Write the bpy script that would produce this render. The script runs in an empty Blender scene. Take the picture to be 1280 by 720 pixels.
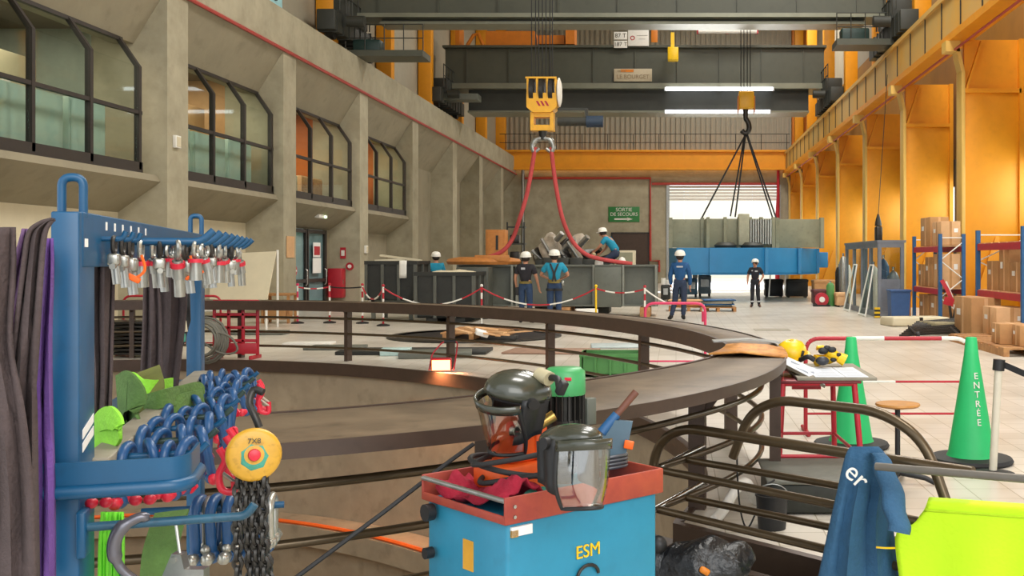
import bpy, bmesh, math, random
from math import sin, cos, pi, radians as R, atan2, hypot
from mathutils import Vector as V, Matrix, Euler
from mathutils import noise as mnoise
random.seed(7)
SC = bpy.context.scene
COL = SC.collection
FP, CX, CY, CH = 1300.0, 845.0, 325.0, 1.65     # focal length (px), principal point, camera height (m)

def P(px, py, d):
    """world point seen at photo pixel (px,py) at distance d down the hall"""
    return V(((px-CX)*d/FP, d, CH+(CY-py)*d/FP))

# ------------------------------------------------------------------ materials
def lin(c):
    return c/12.92 if c <= .04045 else ((c+.055)/1.055)**2.4
def rgb(h):
    h = h.lstrip('#')
    return tuple(lin(int(h[i:i+2], 16)/255) for i in (0, 2, 4))+(1,)
MATS = {}
def mat(name, h, rough=.6, metal=0., var=.12, scale=6., bump=0., bscale=40., h2=None, spots=.0, emit=0, coat=0, space='Object'):
    m = bpy.data.materials.new(name); m.use_nodes = True
    nt = m.node_tree; N = nt.nodes; L = nt.links
    b = N['Principled BSDF']
    tc = N.new('ShaderNodeTexCoord'); no = N.new('ShaderNodeTexNoise')
    no.inputs['Scale'].default_value = scale; no.inputs['Detail'].default_value = 5; no.inputs['Roughness'].default_value = .65
    L.new(tc.outputs[space], no.inputs['Vector'])
    ramp = N.new('ShaderNodeValToRGB')
    c = rgb(h); c2 = rgb(h2) if h2 else c
    ramp.color_ramp.elements[0].position = .3; ramp.color_ramp.elements[1].position = .7
    ramp.color_ramp.elements[0].color = tuple(max(0, x*(1-var)) for x in c[:3])+(1,)
    ramp.color_ramp.elements[1].color = tuple(min(1, x*(1+var)) for x in c2[:3])+(1,)
    L.new(no.outputs['Fac'], ramp.inputs['Fac'])
    out = ramp.outputs['Color']
    if spots:
        n2 = N.new('ShaderNodeTexNoise'); n2.inputs['Scale'].default_value = scale*2.7; n2.inputs['Detail'].default_value = 8
        L.new(tc.outputs[space], n2.inputs['Vector'])
        r2 = N.new('ShaderNodeValToRGB'); r2.color_ramp.elements[0].position = .56; r2.color_ramp.elements[1].position = .68
        L.new(n2.outputs['Fac'], r2.inputs['Fac'])
        mx = N.new('ShaderNodeMixRGB'); mx.blend_type = 'MULTIPLY'; mx.inputs['Color2'].default_value = (1-spots, 1-spots, 1-spots*1.05, 1)
        L.new(r2.outputs['Color'], mx.inputs['Fac']); L.new(out, mx.inputs['Color1']); out = mx.outputs['Color']
    L.new(out, b.inputs['Base Color'])
    b.inputs['Roughness'].default_value = rough; b.inputs['Metallic'].default_value = metal
    if coat: b.inputs['Coat Weight'].default_value = coat
    if bump:
        nb = N.new('ShaderNodeTexNoise'); nb.inputs['Scale'].default_value = bscale; nb.inputs['Detail'].default_value = 6
        L.new(tc.outputs[space], nb.inputs['Vector'])
        bp = N.new('ShaderNodeBump'); bp.inputs['Strength'].default_value = bump; bp.inputs['Distance'].default_value = .02
        L.new(nb.outputs['Fac'], bp.inputs['Height']); L.new(bp.outputs['Normal'], b.inputs['Normal'])
    if emit:
        b.inputs['Emission Color'].default_value = c; b.inputs['Emission Strength'].default_value = emit
    MATS[name] = m
    return m
def glass(name, h='#ffffff', mixf=.1, rough=.03, tint=(.9, .95, .95)):
    m = bpy.data.materials.new(name); m.use_nodes = True
    nt = m.node_tree; N = nt.nodes; L = nt.links
    N.remove(N['Principled BSDF'])
    tr = N.new('ShaderNodeBsdfTransparent'); tr.inputs['Color'].default_value = tint+(1,)
    gl = N.new('ShaderNodeBsdfGlossy'); gl.inputs['Color'].default_value = rgb(h); gl.inputs['Roughness'].default_value = rough
    mx = N.new('ShaderNodeMixShader'); mx.inputs['Fac'].default_value = mixf
    L.new(tr.outputs[0], mx.inputs[1]); L.new(gl.outputs[0], mx.inputs[2]); L.new(mx.outputs[0], N['Material Output'].inputs['Surface'])
    MATS[name] = m; return m
def emis(name, h, s):
    m = bpy.data.materials.new(name); m.use_nodes = True
    N = m.node_tree.nodes; L = m.node_tree.links
    N.remove(N['Principled BSDF']); e = N.new('ShaderNodeEmission')
    e.inputs['Color'].default_value = rgb(h); e.inputs['Strength'].default_value = s
    L.new(e.outputs[0], N['Material Output'].inputs['Surface']); MATS[name] = m; return m

concrete = mat('raw_concrete', '#a0987f', .85, var=.1, scale=.9, bump=.25, bscale=6, spots=.1, h2='#aca48c')
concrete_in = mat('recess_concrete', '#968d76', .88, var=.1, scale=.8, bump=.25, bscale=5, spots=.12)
cream = mat('cream_panel', '#d3c8ab', .7, var=.05, scale=2)
pitc = mat('pit_concrete', '#a4947b', .85, var=.16, scale=1.3, bump=.3, bscale=5, spots=.18)
brownst = mat('brown_painted_steel', '#4a3a30', .42, metal=.15, var=.15, scale=5, spots=.12)
shelfm = mat('worn_shelf_steel', '#5a4c3c', .42, metal=.15, var=.25, scale=2.2, spots=.3, h2='#746450')
tubem = mat('bronze_tube', '#5a4c38', .3, metal=.55, var=.12, scale=14)
chrome = mat('bare_steel', '#b9b7b2', .22, metal=.95, var=.06, scale=12)
yellow = mat('yellow_steel', '#e99a12', .5, var=.06, scale=1.5, spots=.05)
yellowp = mat('pale_yellow_flange', '#d9b25a', .5, var=.06, scale=1.5)
cranegr = mat('crane_grey_green', '#4c4d40', .5, var=.08, scale=1.2, spots=.08)
cranedk = mat('crane_dark', '#33342d', .55, var=.15, scale=2)
craneor = mat('crane_orange', '#d47a17', .5, var=.1, scale=3)
hookyel = mat('hook_yellow', '#eeb020', .4, var=.08, scale=5)
black = mat('black_plastic', '#1b1b1c', .5, var=.2, scale=20)
blackrub = mat('black_rubber', '#222223', .7, var=.2, scale=25)
darkst = mat('dark_steel', '#3a3835', .4, metal=.6, var=.2, scale=15)
steel = mat('galvanised_steel', '#a3a49f', .35, metal=.8, var=.15, scale=18)
winframe = mat('bronze_window_frame', '#2e2722', .5, var=.1, scale=6)
redpaint = mat('red_paint', '#b3202f', .45, var=.08, scale=8)
redpipe = mat('red_pipe', '#b04038', .5, var=.08, scale=4)
white = mat('white_paint', '#e8e5dc', .5, var=.04, scale=8)
paper = mat('white_paper', '#eceae6', .8, var=.03, scale=10)
rackblue = mat('rack_blue', '#054a70', .38, var=.1, scale=9, spots=.12)
shackblue = mat('shackle_blue', '#1d4a78', .35, var=.15, scale=30)
redpin = mat('pin_red', '#cf2238', .4, var=.12, scale=30)
zinc = mat('zinc_fitting', '#a9a89f', .3, metal=.75, var=.15, scale=30)
orangetag = mat('orange_tag', '#f0681c', .6, var=.06, scale=30)
slingdk = mat('brown_sling', '#4b3f3e', .9, var=.2, scale=18, bump=.3, bscale=120)
slingpu = mat('purple_sling', '#6a4590', .85, var=.16, scale=14, bump=.3, bscale=120)
slingmv = mat('faded_purple_sling', '#75577c', .88, var=.2, scale=14, bump=.3, bscale=120)
slinggr = mat('green_sling', '#57783a', .85, var=.2, scale=20, bump=.3, bscale=120)
slingli = mat('lime_sling', '#8fd63a', .8, var=.14, scale=20, bump=.3, bscale=120)
slinggy = mat('grey_shelf_edge', '#8d8676', .6, metal=.2, var=.15, scale=12)
hoisty = mat('hoist_yellow', '#c9982a', .4, var=.1, scale=25, spots=.2)
hoistg = mat('hoist_dark_green', '#243a34', .45, var=.15, scale=20)
cartblue = mat('cart_blue', '#2684a4', .42, var=.08, scale=5, spots=.08)
cartred = mat('tray_red', '#973530', .5, var=.12, scale=6, h2='#a5482f', spots=.12)
pumporange = mat('pump_orange', '#df5a1c', .42, var=.12, scale=10)
pumpgreen = mat('motor_green', '#3f9a5a', .42, var=.08, scale=10)
cloth_red = mat('red_cloth', '#a01430', .9, var=.2, scale=14, bump=.3, bscale=90)
visor = glass('clear_visor', '#ffffff', .16, .05, (.86, .86, .82))
pane = glass('window_glass', '#dfe8e4', .05, .03, (.88, .92, .9))
helmetdk = mat('dark_olive_helmet', '#3b3d33', .25, var=.08, scale=15, coat=.3)
tealc = mat('teal_rag', '#4d9c86', .9, var=.2, scale=25, bump=.3)
bluepl = mat('blue_plastic', '#24598a', .5, var=.1, scale=12)
greypl = mat('slate_plastic', '#4c6574', .5, var=.08, scale=12)
wood = mat('bare_wood', '#a9744a', .7, var=.16, scale=9, h2='#b98a55')
woodor = mat('orange_wood', '#bd7a3a', .6, var=.15, scale=6)
ply = mat('worn_plywood', '#b4712d', .6, var=.3, scale=8, h2='#c98d48', spots=.25)
carton = mat('brown_carton', '#b98a59', .8, var=.1, scale=5)
cartonlt = mat('pale_carton', '#d8ab7c', .8, var=.08, scale=5)
conegr = mat('cone_green', '#22b868', .5, var=.06, scale=5)
binblue = mat('bin_blue', '#35588a', .5, var=.08, scale=6)
jacketm = mat('petrol_blue_cloth', '#2c5677', .85, var=.14, scale=10, bump=.35, bscale=70)
hivis = mat('fluorescent_yellow_cloth', '#d0ff1e', .7, var=.03, scale=5, bump=.15, bscale=60, emit=0)
helyel = mat('helmet_yellow', '#f2c418', .35, var=.06, scale=10)
skin = mat('skin', '#b98366', .6, var=.08, scale=10)
tshirtbk = mat('black_tshirt', '#27252a', .9, var=.2, scale=12, bump=.3)
teal = mat('teal_tshirt', '#1f8cab', .85, var=.12, scale=8, bump=.3)
jeans = mat('blue_jeans', '#2a3f5e', .85, var=.2, scale=12, bump=.3)
navy = mat('navy_work_trousers', '#2b3850', .85, var=.15, scale=12, bump=.3)
bluejk = mat('blue_work_jacket', '#1d4f80', .85, var=.15, scale=10, bump=.3)
helwhite = mat('helmet_white', '#efece2', .35, var=.03, scale=8)
steelload = mat('grey_green_load_steel', '#63665c', .5, var=.1, scale=2, spots=.1)
skipm = mat('black_skip', '#262723', .6, var=.2, scale=3, spots=.2)
loadblue = mat('load_blue', '#2a7fb3', .4, var=.06, scale=2)
statorm = mat('olive_stator_steel', '#8d8d74', .55, var=.12, scale=2, spots=.15)
slingred = mat('red_round_sling', '#bd4a4a', .85, var=.12, scale=4, bump=.3, bscale=30)
greenbox = mat('green_crate', '#4f8a48', .5, var=.1, scale=5)
fencepink = mat('pink_red_tube', '#d83a63', .45, var=.06, scale=8)
siding = mat('grey_siding', '#a69f8c', .6, var=.05, scale=2)
doorwhite = mat('bright_outdoor_wall', '#f1ecdc', .8, var=.03, scale=1)
signgr = mat('sign_green', '#2f7d3f', .5, var=.04, scale=4)
jute = mat('wrapped_plastic', '#a79a88', .5, var=.3, scale=5, bump=.5, bscale=8)
orangewood = mat('orange_room_wood', '#c06a2c', .6, var=.12, scale=2)
mint = mat('pale_mint_board', '#b6cbbd', .5, var=.06, scale=3)
roomdk = mat('dim_room_wall', '#6b5c48', .8, var=.1, scale=1)
lampred = emis('heat_lamp', '#ff8a50', 9)
glintw = emis('flange_glint', '#f4f8ff', 5)  # glow for skylight reflected on the girder flanges, not a lamp
ledg = emis('exit_led', '#c8ffb0', 3)

# ------------------------------------------------------------------ mesh builder
def fillet(pts, r, n=5):
    pts = [V(p) for p in pts]; out = [pts[0]]
    for i in range(1, len(pts)-1):
        a, b, c = pts[i-1], pts[i], pts[i+1]
        u = (a-b); w = (c-b); ru = min(r, u.length*.49, w.length*.49)
        p0 = b+u.normalized()*ru; p1 = b+w.normalized()*ru
        for k in range(n+1):
            t = k/n; out.append((1-t)**2*p0+2*t*(1-t)*b+t*t*p1)
    out.append(pts[-1]); return out
def spline(pts, n=6, closed=False):
    pts = [V(p) for p in pts]; out = []; m = len(pts)
    for i in range(m if closed else m-1):
        p0 = pts[(i-1) % m] if (closed or i > 0) else pts[0]*2-pts[1]
        p1 = pts[i]; p2 = pts[(i+1) % m]
        p3 = pts[(i+2) % m] if (closed or i+2 < m) else p2*2-p1
        for k in range(n):
            t = k/n
            out.append(.5*((2*p1)+(p2-p0)*t+(2*p0-5*p1+4*p2-p3)*t*t+(3*p1-p0-3*p2+p3)*t**3))
    if not closed: out.append(pts[-1])
    return out
class MB:
    def __init__(s): s.bm = bmesh.new(); s.mi = 0
    def _f(s, vs):
        try:
            f = s.bm.faces.new(vs); f.material_index = s.mi; return f
        except ValueError: return None
    def box(s, c, d, rot=None, bev=0):
        t = bmesh.new(); bmesh.ops.create_cube(t, size=1)
        for v in t.verts: v.co = V((v.co.x*d[0], v.co.y*d[1], v.co.z*d[2]))
        if bev: bmesh.ops.bevel(t, geom=t.edges[:], offset=bev, segments=2, affect='EDGES', profile=.5)
        M = Matrix.Translation(V(c))
        if rot is not None: M = M @ (rot.to_4x4() if isinstance(rot, Matrix) else Euler(rot).to_matrix().to_4x4())
        t.transform(M); s.merge(t); return s
    def b2(s, a, b, bev=0):
        a, b = V(a), V(b); return s.box((a+b)/2, [abs(b[i]-a[i]) for i in range(3)], bev=bev)
    def merge(s, t):
        mp = {}
        for v in t.verts: mp[v] = s.bm.verts.new(v.co)
        for f in t.faces: s._f([mp[v] for v in f.verts])
        t.free()
    def tube(s, pts, r, n=8, closed=False, cap=True):
        pts = [V(p) for p in pts]
        q = [pts[0]]
        for p in pts[1:]:
            if (p-q[-1]).length > 1e-5: q.append(p)
        pts = q
        if closed and (pts[0]-pts[-1]).length < 1e-5: pts.pop()
        m = len(pts); rs = r if isinstance(r, (list, tuple)) else [r]*m
        if len(rs) != m: rs = [rs[min(len(rs)-1, int(i*len(rs)/m))] for i in range(m)]
        T = []
        for i in range(m):
            a = pts[(i-1) % m] if (closed or i) else pts[0]; b = pts[(i+1) % m] if (closed or i < m-1) else pts[-1]
            T.append((b-a).normalized())
        up = V((0, 0, 1)) if abs(T[0].z) < .9 else V((1, 0, 0))
        nrm = T[0].cross(up).normalized(); rings = []
        for i in range(m):
            if i: nrm = (nrm-T[i]*nrm.dot(T[i])).normalized()
            bn = T[i].cross(nrm)
            rings.append([s.bm.verts.new(pts[i]+(nrm*cos(2*pi*k/n)+bn*sin(2*pi*k/n))*rs[i]) for k in range(n)])
        for i in range(m if closed else m-1):
            A, B = rings[i], rings[(i+1) % m]; o = 0
            if closed and i == m-1:
                o = min(range(n), key=lambda o: sum((A[k].co-B[(k+o) % n].co).length for k in range(n)))
            for k in range(n): s._f([A[k], A[(k+1) % n], B[(k+1+o) % n], B[(k+o) % n]])
        if cap and not closed: s._f(rings[0][::-1]); s._f(rings[-1])
        return s
    def cyl(s, a, b, r, r2=None, n=14): return s.tube([a, b], [r, r if r2 is None else r2], n)
    def lathe(s, prof, c=(0, 0, 0), n=24, rot=None, cap=True):
        c = V(c); Mx = rot if rot is not None else Matrix.Identity(3); rings = []
        for r, z in prof:
            rings.append([s.bm.verts.new(c+Mx @ V((max(r, 1e-4)*cos(2*pi*k/n), max(r, 1e-4)*sin(2*pi*k/n), z))) for k in range(n)])
        for A, B in zip(rings, rings[1:]):
            for k in range(n): s._f([A[k], A[(k+1) % n], B[(k+1) % n], B[k]])
        if cap: s._f(rings[0][::-1]); s._f(rings[-1])
        return s
    def ball(s, c, r, sc=(1, 1, 1), u=14, v=10, rot=None, cut=None):
        t = bmesh.new(); bmesh.ops.create_uvsphere(t, u_segments=u, v_segments=v, radius=r)
        if cut is not None:
            bmesh.ops.bisect_plane(t, geom=t.verts[:]+t.edges[:]+t.faces[:], plane_co=(0, 0, cut*r), plane_no=(0, 0, 1), clear_inner=True)
        M = Matrix.Translation(V(c)) @ ((rot.to_4x4() if isinstance(rot, Matrix) else Euler(rot).to_matrix().to_4x4()) if rot is not None else Matrix.Identity(4)) @ Matrix.Diagonal((*sc, 1))
        t.transform(M); s.merge(t); return s
    def prism(s, pts, vec):
        vec = V(vec); A = [s.bm.verts.new(V(p)) for p in pts]; B = [s.bm.verts.new(V(p)+vec) for p in pts]; n = len(A)
        s._f(A[::-1]); s._f(B)
        for k in range(n): s._f([A[k], A[(k+1) % n], B[(k+1) % n], B[k]])
        return s
    def grid(s, rows, cu=False):
        vs = [[s.bm.verts.new(V(p)) for p in r] for r in rows]
        for a, b in zip(vs, vs[1:]):
            m = len(a)
            for k in range(m if cu else m-1): s._f([a[k], a[(k+1) % m], b[(k+1) % m], b[k]])
        return s
    def sweep(s, path, prof, closed=False):
        """path: list of (pos, axis_u, axis_v); prof: closed 2-D outline"""
        rings = [[s.bm.verts.new(p+u*a+w*b) for a, b in prof] for p, u, w in path]
        m = len(prof)
        for i in range(len(rings) if closed else len(rings)-1):
            A, B = rings[i], rings[(i+1) % len(rings)]
            for k in range(m): s._f([A[k], A[(k+1) % m], B[(k+1) % m], B[k]])
        if not closed: s._f(rings[0][::-1]); s._f(rings[-1])
        return s
    def band(s, pts, w, t, side=None):
        """flat strap along pts: width vector w (V or per-point list), thickness t"""
        pts = [V(p) for p in pts]; m = len(pts); path = []
        for i in range(m):
            T = (pts[min(i+1, m-1)]-pts[max(i-1, 0)]).normalized()
            W = V(w[i] if isinstance(w, list) else w); W = (W-T*W.dot(T)); hw = W.length; W.normalize(); n = T.cross(W)
            path.append((pts[i], W*hw, n*t))
        return s.sweep(path, [(-.5, -.5), (.5, -.5), (.5, .5), (-.5, .5)])
    def jitter(s, a, f=3., seed=0):
        for v in s.bm.verts: v.co += mnoise.noise_vector(v.co*f+V((seed, 0, 0)))*a
        return s
    def build(s, name, m, parent=None, label=None, solid=0, sub=0, sharp=50, world=True):
        bm = s.bm
        bmesh.ops.recalc_face_normals(bm, faces=bm.faces[:])
        off = V((0, 0, 0))
        if parent is None:
            if bm.verts:
                xs = [v.co for v in bm.verts]
                off = V(((min(p.x for p in xs)+max(p.x for p in xs))/2, (min(p.y for p in xs)+max(p.y for p in xs))/2, min(p.z for p in xs)))
        elif world:
            off = wloc(parent)
        if off.length: bm.transform(Matrix.Translation(-off))
        me = bpy.data.meshes.new(name); bm.to_mesh(me); bm.free()
        for x in (m if isinstance(m, (list, tuple)) else [m]): me.materials.append(x)
        if me.polygons:
            me.shade_smooth(); me.set_sharp_from_angle(angle=R(sharp))
        o = bpy.data.objects.new(name, me); COL.objects.link(o)
        if parent is None: o.location = off
        else: o.parent = parent
        if label: o['label'] = label
        if solid:
            md = o.modifiers.new('thickness', 'SOLIDIFY'); md.thickness = solid; md.offset = 0
        if sub:
            md = o.modifiers.new('smooth', 'SUBSURF'); md.levels = sub; md.render_levels = sub
        return o
def wloc(o):
    p = V(o.location)
    while o.parent: o = o.parent; p += V(o.location)
    return p
def tag(o, label=None, cat=None, group=None, kind=None):
    if label: o['label'] = label
    if cat: o['category'] = cat
    if group: o['group'] = group
    if kind: o['kind'] = kind
    return o
def thing(name, label, cat, loc=(0, 0, 0), group=None, rz=0, kind=None):
    o = bpy.data.objects.new(name, None); COL.objects.link(o); o.location = loc; o.rotation_euler = (0, 0, rz); o.empty_display_size = .1
    return tag(o, label, cat, group, kind)
def struct(o): o['kind'] = 'structure'; return o
KIDS = {}
def dup(o, M, label=None, group=None):
    """copy a thing, its parts and sub-parts; M: new matrix"""
    def rec(x, par):
        c = x.copy(); COL.objects.link(c)
        if par is not None: c.parent = par
        for k in [y for y in ALLOBJ() if y.parent == x]: rec(k, c)
        return c
    c = rec(o, None)
    if isinstance(M, Matrix): c.matrix_basis = M
    else: c.location = M
    if label: c['label'] = label
    if group: c['group'] = group
    return c
_cache = {}
def ALLOBJ(): return list(bpy.data.objects)
def bez(a, b, sag, n=12):
    a, b = V(a), V(b); return [a.lerp(b, k/n)-V((0, 0, sag*4*(k/n)*(1-k/n))) for k in range(n+1)]
def text(name, body, size, M, m, parent, thick=.002, align='CENTER'):
    cu = bpy.data.curves.new(name, 'FONT'); cu.body = body; cu.size = size; cu.extrude = thick; cu.align_x = align; cu.align_y = 'CENTER'
    o = bpy.data.objects.new(name+'_tmp', cu); COL.objects.link(o)
    dg = bpy.context.evaluated_depsgraph_get(); me = bpy.data.meshes.new_from_object(o.evaluated_get(dg))
    bpy.data.objects.remove(o); me.transform(M)
    if parent is not None: me.transform(Matrix.Translation(-wloc(parent)))
    me.materials.clear(); me.materials.append(m)
    t = bpy.data.objects.new(name, me); COL.objects.link(t)
    if parent is not None: t.parent = parent
    return t
def facing(loc, xdir, up=(0, 0, 1)):
    """matrix for lettering at loc: reads along xdir, upright along up"""
    x = V(xdir).normalized(); y = V(up); y = (y-x*y.dot(x)).normalized(); z = x.cross(y)
    return Matrix.Translation(V(loc)) @ Matrix((x, y, z)).transposed().to_4x4()

# ------------------------------------------------------------------ camera
cd = bpy.data.cameras.new('camera'); cam = bpy.data.objects.new('camera', cd); COL.objects.link(cam)
cam.location = (0, 0, CH); cam.rotation_euler = (R(90), 0, 0)
cd.sensor_width = 36; cd.lens = 36*FP/1280; cd.shift_x = -(CX-640)/1280; cd.shift_y = -(360-CY)/1280
cd.clip_end = 400; cd.clip_start = .05
SC.camera = cam
# ------------------------------------------------------------------ oval pit outline
EX, EY, EA, EB, ET = -5.763, 10.56, 8.03, 5.467, -.90468
def ring(th, off=0.):
    u, w = (EA+off)*cos(th), (EB+off)*sin(th)
    return V((EX+u*cos(ET)-w*sin(ET), EY+u*sin(ET)+w*cos(ET), 0))
def ringn(th):
    t = (ring(th+1e-3)-ring(th-1e-3)).normalized(); return V((t.y, -t.x, 0))
def ringpath(off=0., n=180, a0=0, a1=360, z=0.):
    return [ring(R(a0+(a1-a0)*k/n), off)+V((0, 0, z)) for k in range(n if a1-a0 == 360 else n+1)]
PO = -.6
# stairwell slot between the two tube guards
ST = [V((-.75, 7.24, 0)), V((1.95, 4.55, 0)), V((1.62, 4.25, 0)), V((-1.05, 6.85, 0))]
def inquad(p):
    s = [(ST[(i+1) % 4]-ST[i]).cross(p-ST[i]).z for i in range(4)]
    return all(x < 0 for x in s) or all(x > 0 for x in s)
def inell(p, off=PO):
    q = p-V((EX, EY, 0)); a = q.x*cos(ET)+q.y*sin(ET); b = -q.x*sin(ET)+q.y*cos(ET)
    return (a/(EA+off))**2+(b/(EB+off))**2 < 1
def crossing(a, b):
    for _ in range(40):
        m = (a+b)/2
        if inell(m): a = m
        else: b = m
    return (a+b)/2
hole = []
el = ringpath(PO, 360); ins = [inquad(p) for p in el]
k0 = next(i for i in range(360) if ins[i-1] and not ins[i])
for j in range(360):
    i = (k0+j) % 360
    if not ins[i]: hole.append(el[i])
# ellipse angles increase from the far edge of the slot round the far side to its near edge
hole += [crossing(ST[3], ST[2]), ST[2], ST[1], crossing(ST[0], ST[1])]

def filled(name, outer, holes, z0, z1, m):
    cu = bpy.data.curves.new(name, 'CURVE'); cu.dimensions = '2D'; cu.fill_mode = 'BOTH'; cu.extrude = abs(z1-z0)/2
    for pl in [outer]+holes:
        sp = cu.splines.new('POLY'); sp.points.add(len(pl)-1); sp.use_cyclic_u = True
        for q, p in zip(sp.points, pl): q.co = (p[0], p[1], 0, 1)
    o = bpy.data.objects.new(name+'_c', cu); COL.objects.link(o)
    dg = bpy.context.evaluated_depsgraph_get(); me = bpy.data.meshes.new_from_object(o.evaluated_get(dg))
    bpy.data.objects.remove(o); me.transform(Matrix.Translation((0, 0, (z0+z1)/2)))
    me.materials.clear(); me.materials.append(m); me.name = name
    f = bpy.data.objects.new(name, me); COL.objects.link(f); return f

def tile_mat():
    m = bpy.data.materials.new('cream_floor_tiles'); m.use_nodes = True
    N = m.node_tree.nodes; L = m.node_tree.links; b = N['Principled BSDF']
    tc = N.new('ShaderNodeTexCoord'); br = N.new('ShaderNodeTexBrick')
    br.inputs['Scale'].default_value = 1; br.inputs['Brick Width'].default_value = .3; br.inputs['Row Height'].default_value = .3
    br.inputs['Mortar Size'].default_value = .004; br.offset = 0
    br.inputs['Color1'].default_value = rgb('#ddd6ca'); br.inputs['Color2'].default_value = rgb('#d5cdbf'); br.inputs['Mortar'].default_value = rgb('#a39880')
    L.new(tc.outputs['Object'], br.inputs['Vector'])
    no = N.new('ShaderNodeTexNoise'); no.inputs['Scale'].default_value = .9; no.inputs['Detail'].default_value = 6; L.new(tc.outputs['Object'], no.inputs['Vector'])
    rp = N.new('ShaderNodeValToRGB'); rp.color_ramp.elements[0].position = .35; rp.color_ramp.elements[0].color = (.72, .7, .66, 1); rp.color_ramp.elements[1].position = .6
    L.new(no.outputs['Fac'], rp.inputs['Fac'])
    mx = N.new('ShaderNodeMixRGB'); mx.blend_type = 'MULTIPLY'; mx.inputs['Fac'].default_value = .75
    L.new(br.outputs['Color'], mx.inputs['Color1']); L.new(rp.outputs['Color'], mx.inputs['Color2']); L.new(mx.outputs['Color'], b.inputs['Base Color'])
    b.inputs['Roughness'].default_value = .3
    return m
tiles = tile_mat()
floor = struct(filled('floor', [(-12.6, -6), (9.9, -6), (9.9, 76), (-12.6, 76)], [hole], -.15, 0, tiles))
# pit: steel kerb, wall, ledge, lower drum
def wallring(path, z0, z1, t, m, name, closed=True):
    mb = MB(); pa = []
    for i, p in enumerate(path):
        a = path[i-1] if (closed or i) else path[0]; b = path[(i+1) % len(path)] if (closed or i < len(path)-1) else path[-1]
        T = (b-a).normalized(); pa.append((V((p.x, p.y, 0)), V((T.y, -T.x, 0)), V((0, 0, 1))))
    mb.sweep(pa, [(-(t if t < .1 else 0), z0), (t, z0), (t, z1), (-(t if t < .1 else 0), z1)], closed); return mb.build(name, m)
struct(wallring([p for p in hole], -.17, .014, .03, brownst, 'trim_1'))
struct(wallring(ringpath(PO+.06, 180), -5.2, -.15, .3, pitc, 'wall_pit'))
mb = MB()
pa = [(ring(R(k*2), PO-.0), ringn(R(k*2)), V((0, 0, 1))) for k in range(180)]
mb.sweep(pa, [(-.55, -2.75), (.05, -2.75), (.05, -2.45), (-.55, -2.45)], True)
struct(mb.build('trim_2', pitc))
struct(wallring(ringpath(PO-.35, 180), -5.2, -2.7, .3, pitc, 'wall_lower_pit'))
struct(filled('floor_pit', [tuple(p)[:2] for p in ringpath(PO+.3, 120)], [], -5.4, -5.2, pitc))
# stair slot walls and steps
mb = MB()
mb.prism([ST[0]+V((0, 0, -2.2)), ST[1]+V((0, 0, -2.2)), ST[1]+V((0, 0, -.15)), ST[0]+V((0, 0, -.15))], (.1, .1, 0))
mb.prism([ST[3]+V((0, 0, -2.2)), ST[2]+V((0, 0, -2.2)), ST[2]+V((0, 0, -.15)), ST[3]+V((0, 0, -.15))], (-.1, -.1, 0))
mb.prism([ST[2]+V((0, 0, -2.2)), ST[1]+V((0, 0, -2.2)), ST[1]+V((0, 0, -.15)), ST[2]+V((0, 0, -.15))], (.1, -.1, 0))
struct(mb.build('wall_stairwell', brownst))
mb = MB()
for k in range(7):
    a = ST[1].lerp(ST[0], .12+.1*k); b = ST[2].lerp(ST[3], .12+.1*k); d = (ST[0]-ST[1]).normalized()*.27
    mb.prism([a, b, b+d, a+d], (0, 0, .05)); 
    for v in mb.bm.verts[-8:] if False else []: pass
steps = mb.build('stair_treads', brownst)
me = steps.data
for i, v in enumerate(me.vertices): v.co.z -= .25*(1+i//8)
struct(steps); 
# orange cord along the pit ledge
o = MB().tube(ringpath(PO-.5, 150, 100, 330, -2.42), .03, 6).build('orange_hose', orangetag)
tag(o, 'thin orange hose lying along the ledge inside the oval pit', 'hose')
# concrete pedestal down in the pit
mb = MB().b2((-4.6, 9.2, -5.2), (-2.9, 11.2, -2.35), .05).b2((-6.9, 9.8, -5.2), (-5.6, 11.4, -2.5), .05)
struct(mb.build('trim_3', pitc))

# ------------------------------------------------------------------ left concrete wall
WX = -11.4
CEDGE = [8.6, 15.9, 23.3, 30.2, 37.5, 45.0, 53.1, 60.3, 67.7]
mb = MB().b2((WX, -6, 7.73), (WX-1.2, 75, 8.85)).b2((WX-.02, -6, 8.85), (WX-1.6, 75, 8.95))
wl = struct(mb.build('wall_left', concrete))
for e in CEDGE:
    mb = MB().prism([(WX, e, 0), (WX-1.7, e, 0), (WX-1.7, e, 7.75), (WX, e, 7.75)], (0, 1.0, 0))
    mb.b2((WX+.003, e-.003, 3.52), (WX-.3, e+1.003, 3.545))
    mb.build('pillar', concrete, wl)
for i in range(len(CEDGE)):
    y0 = CEDGE[i]+1.0; y1 = CEDGE[i+1] if i+1 < len(CEDGE) else 75
    mb = MB()
    if i < 5:
        mb.prism([(WX, y0, 7.73), (-12.15, y0, 6.5), (-12.6, y0, 6.5), (-12.6, y0, 7.73)], (0, y1-y0, 0))
        mb.prism([(-11.62, y0, 3.55), (-11.55, y0, 3.4), (-12.5, y0, 2.72), (-12.75, y0, 2.72), (-12.75, y0, 3.55)], (0, y1-y0, 0))
    else:
        mb.prism([(WX, y0, 7.73), (-12.5, y0, 6.1), (-12.9, y0, 6.1), (-12.9, y0, 7.73)], (0, y1-y0, 0))
        mb.b2((-12.5, y0, 0), (-12.8, y1, 6.15))
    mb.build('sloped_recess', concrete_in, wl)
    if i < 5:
        MB().b2((-12.5, y0, 0), (-12.75, y1, 2.75)).build('lower_wall', cream if i in (0, 1, 2) else concrete_in, wl)
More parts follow.
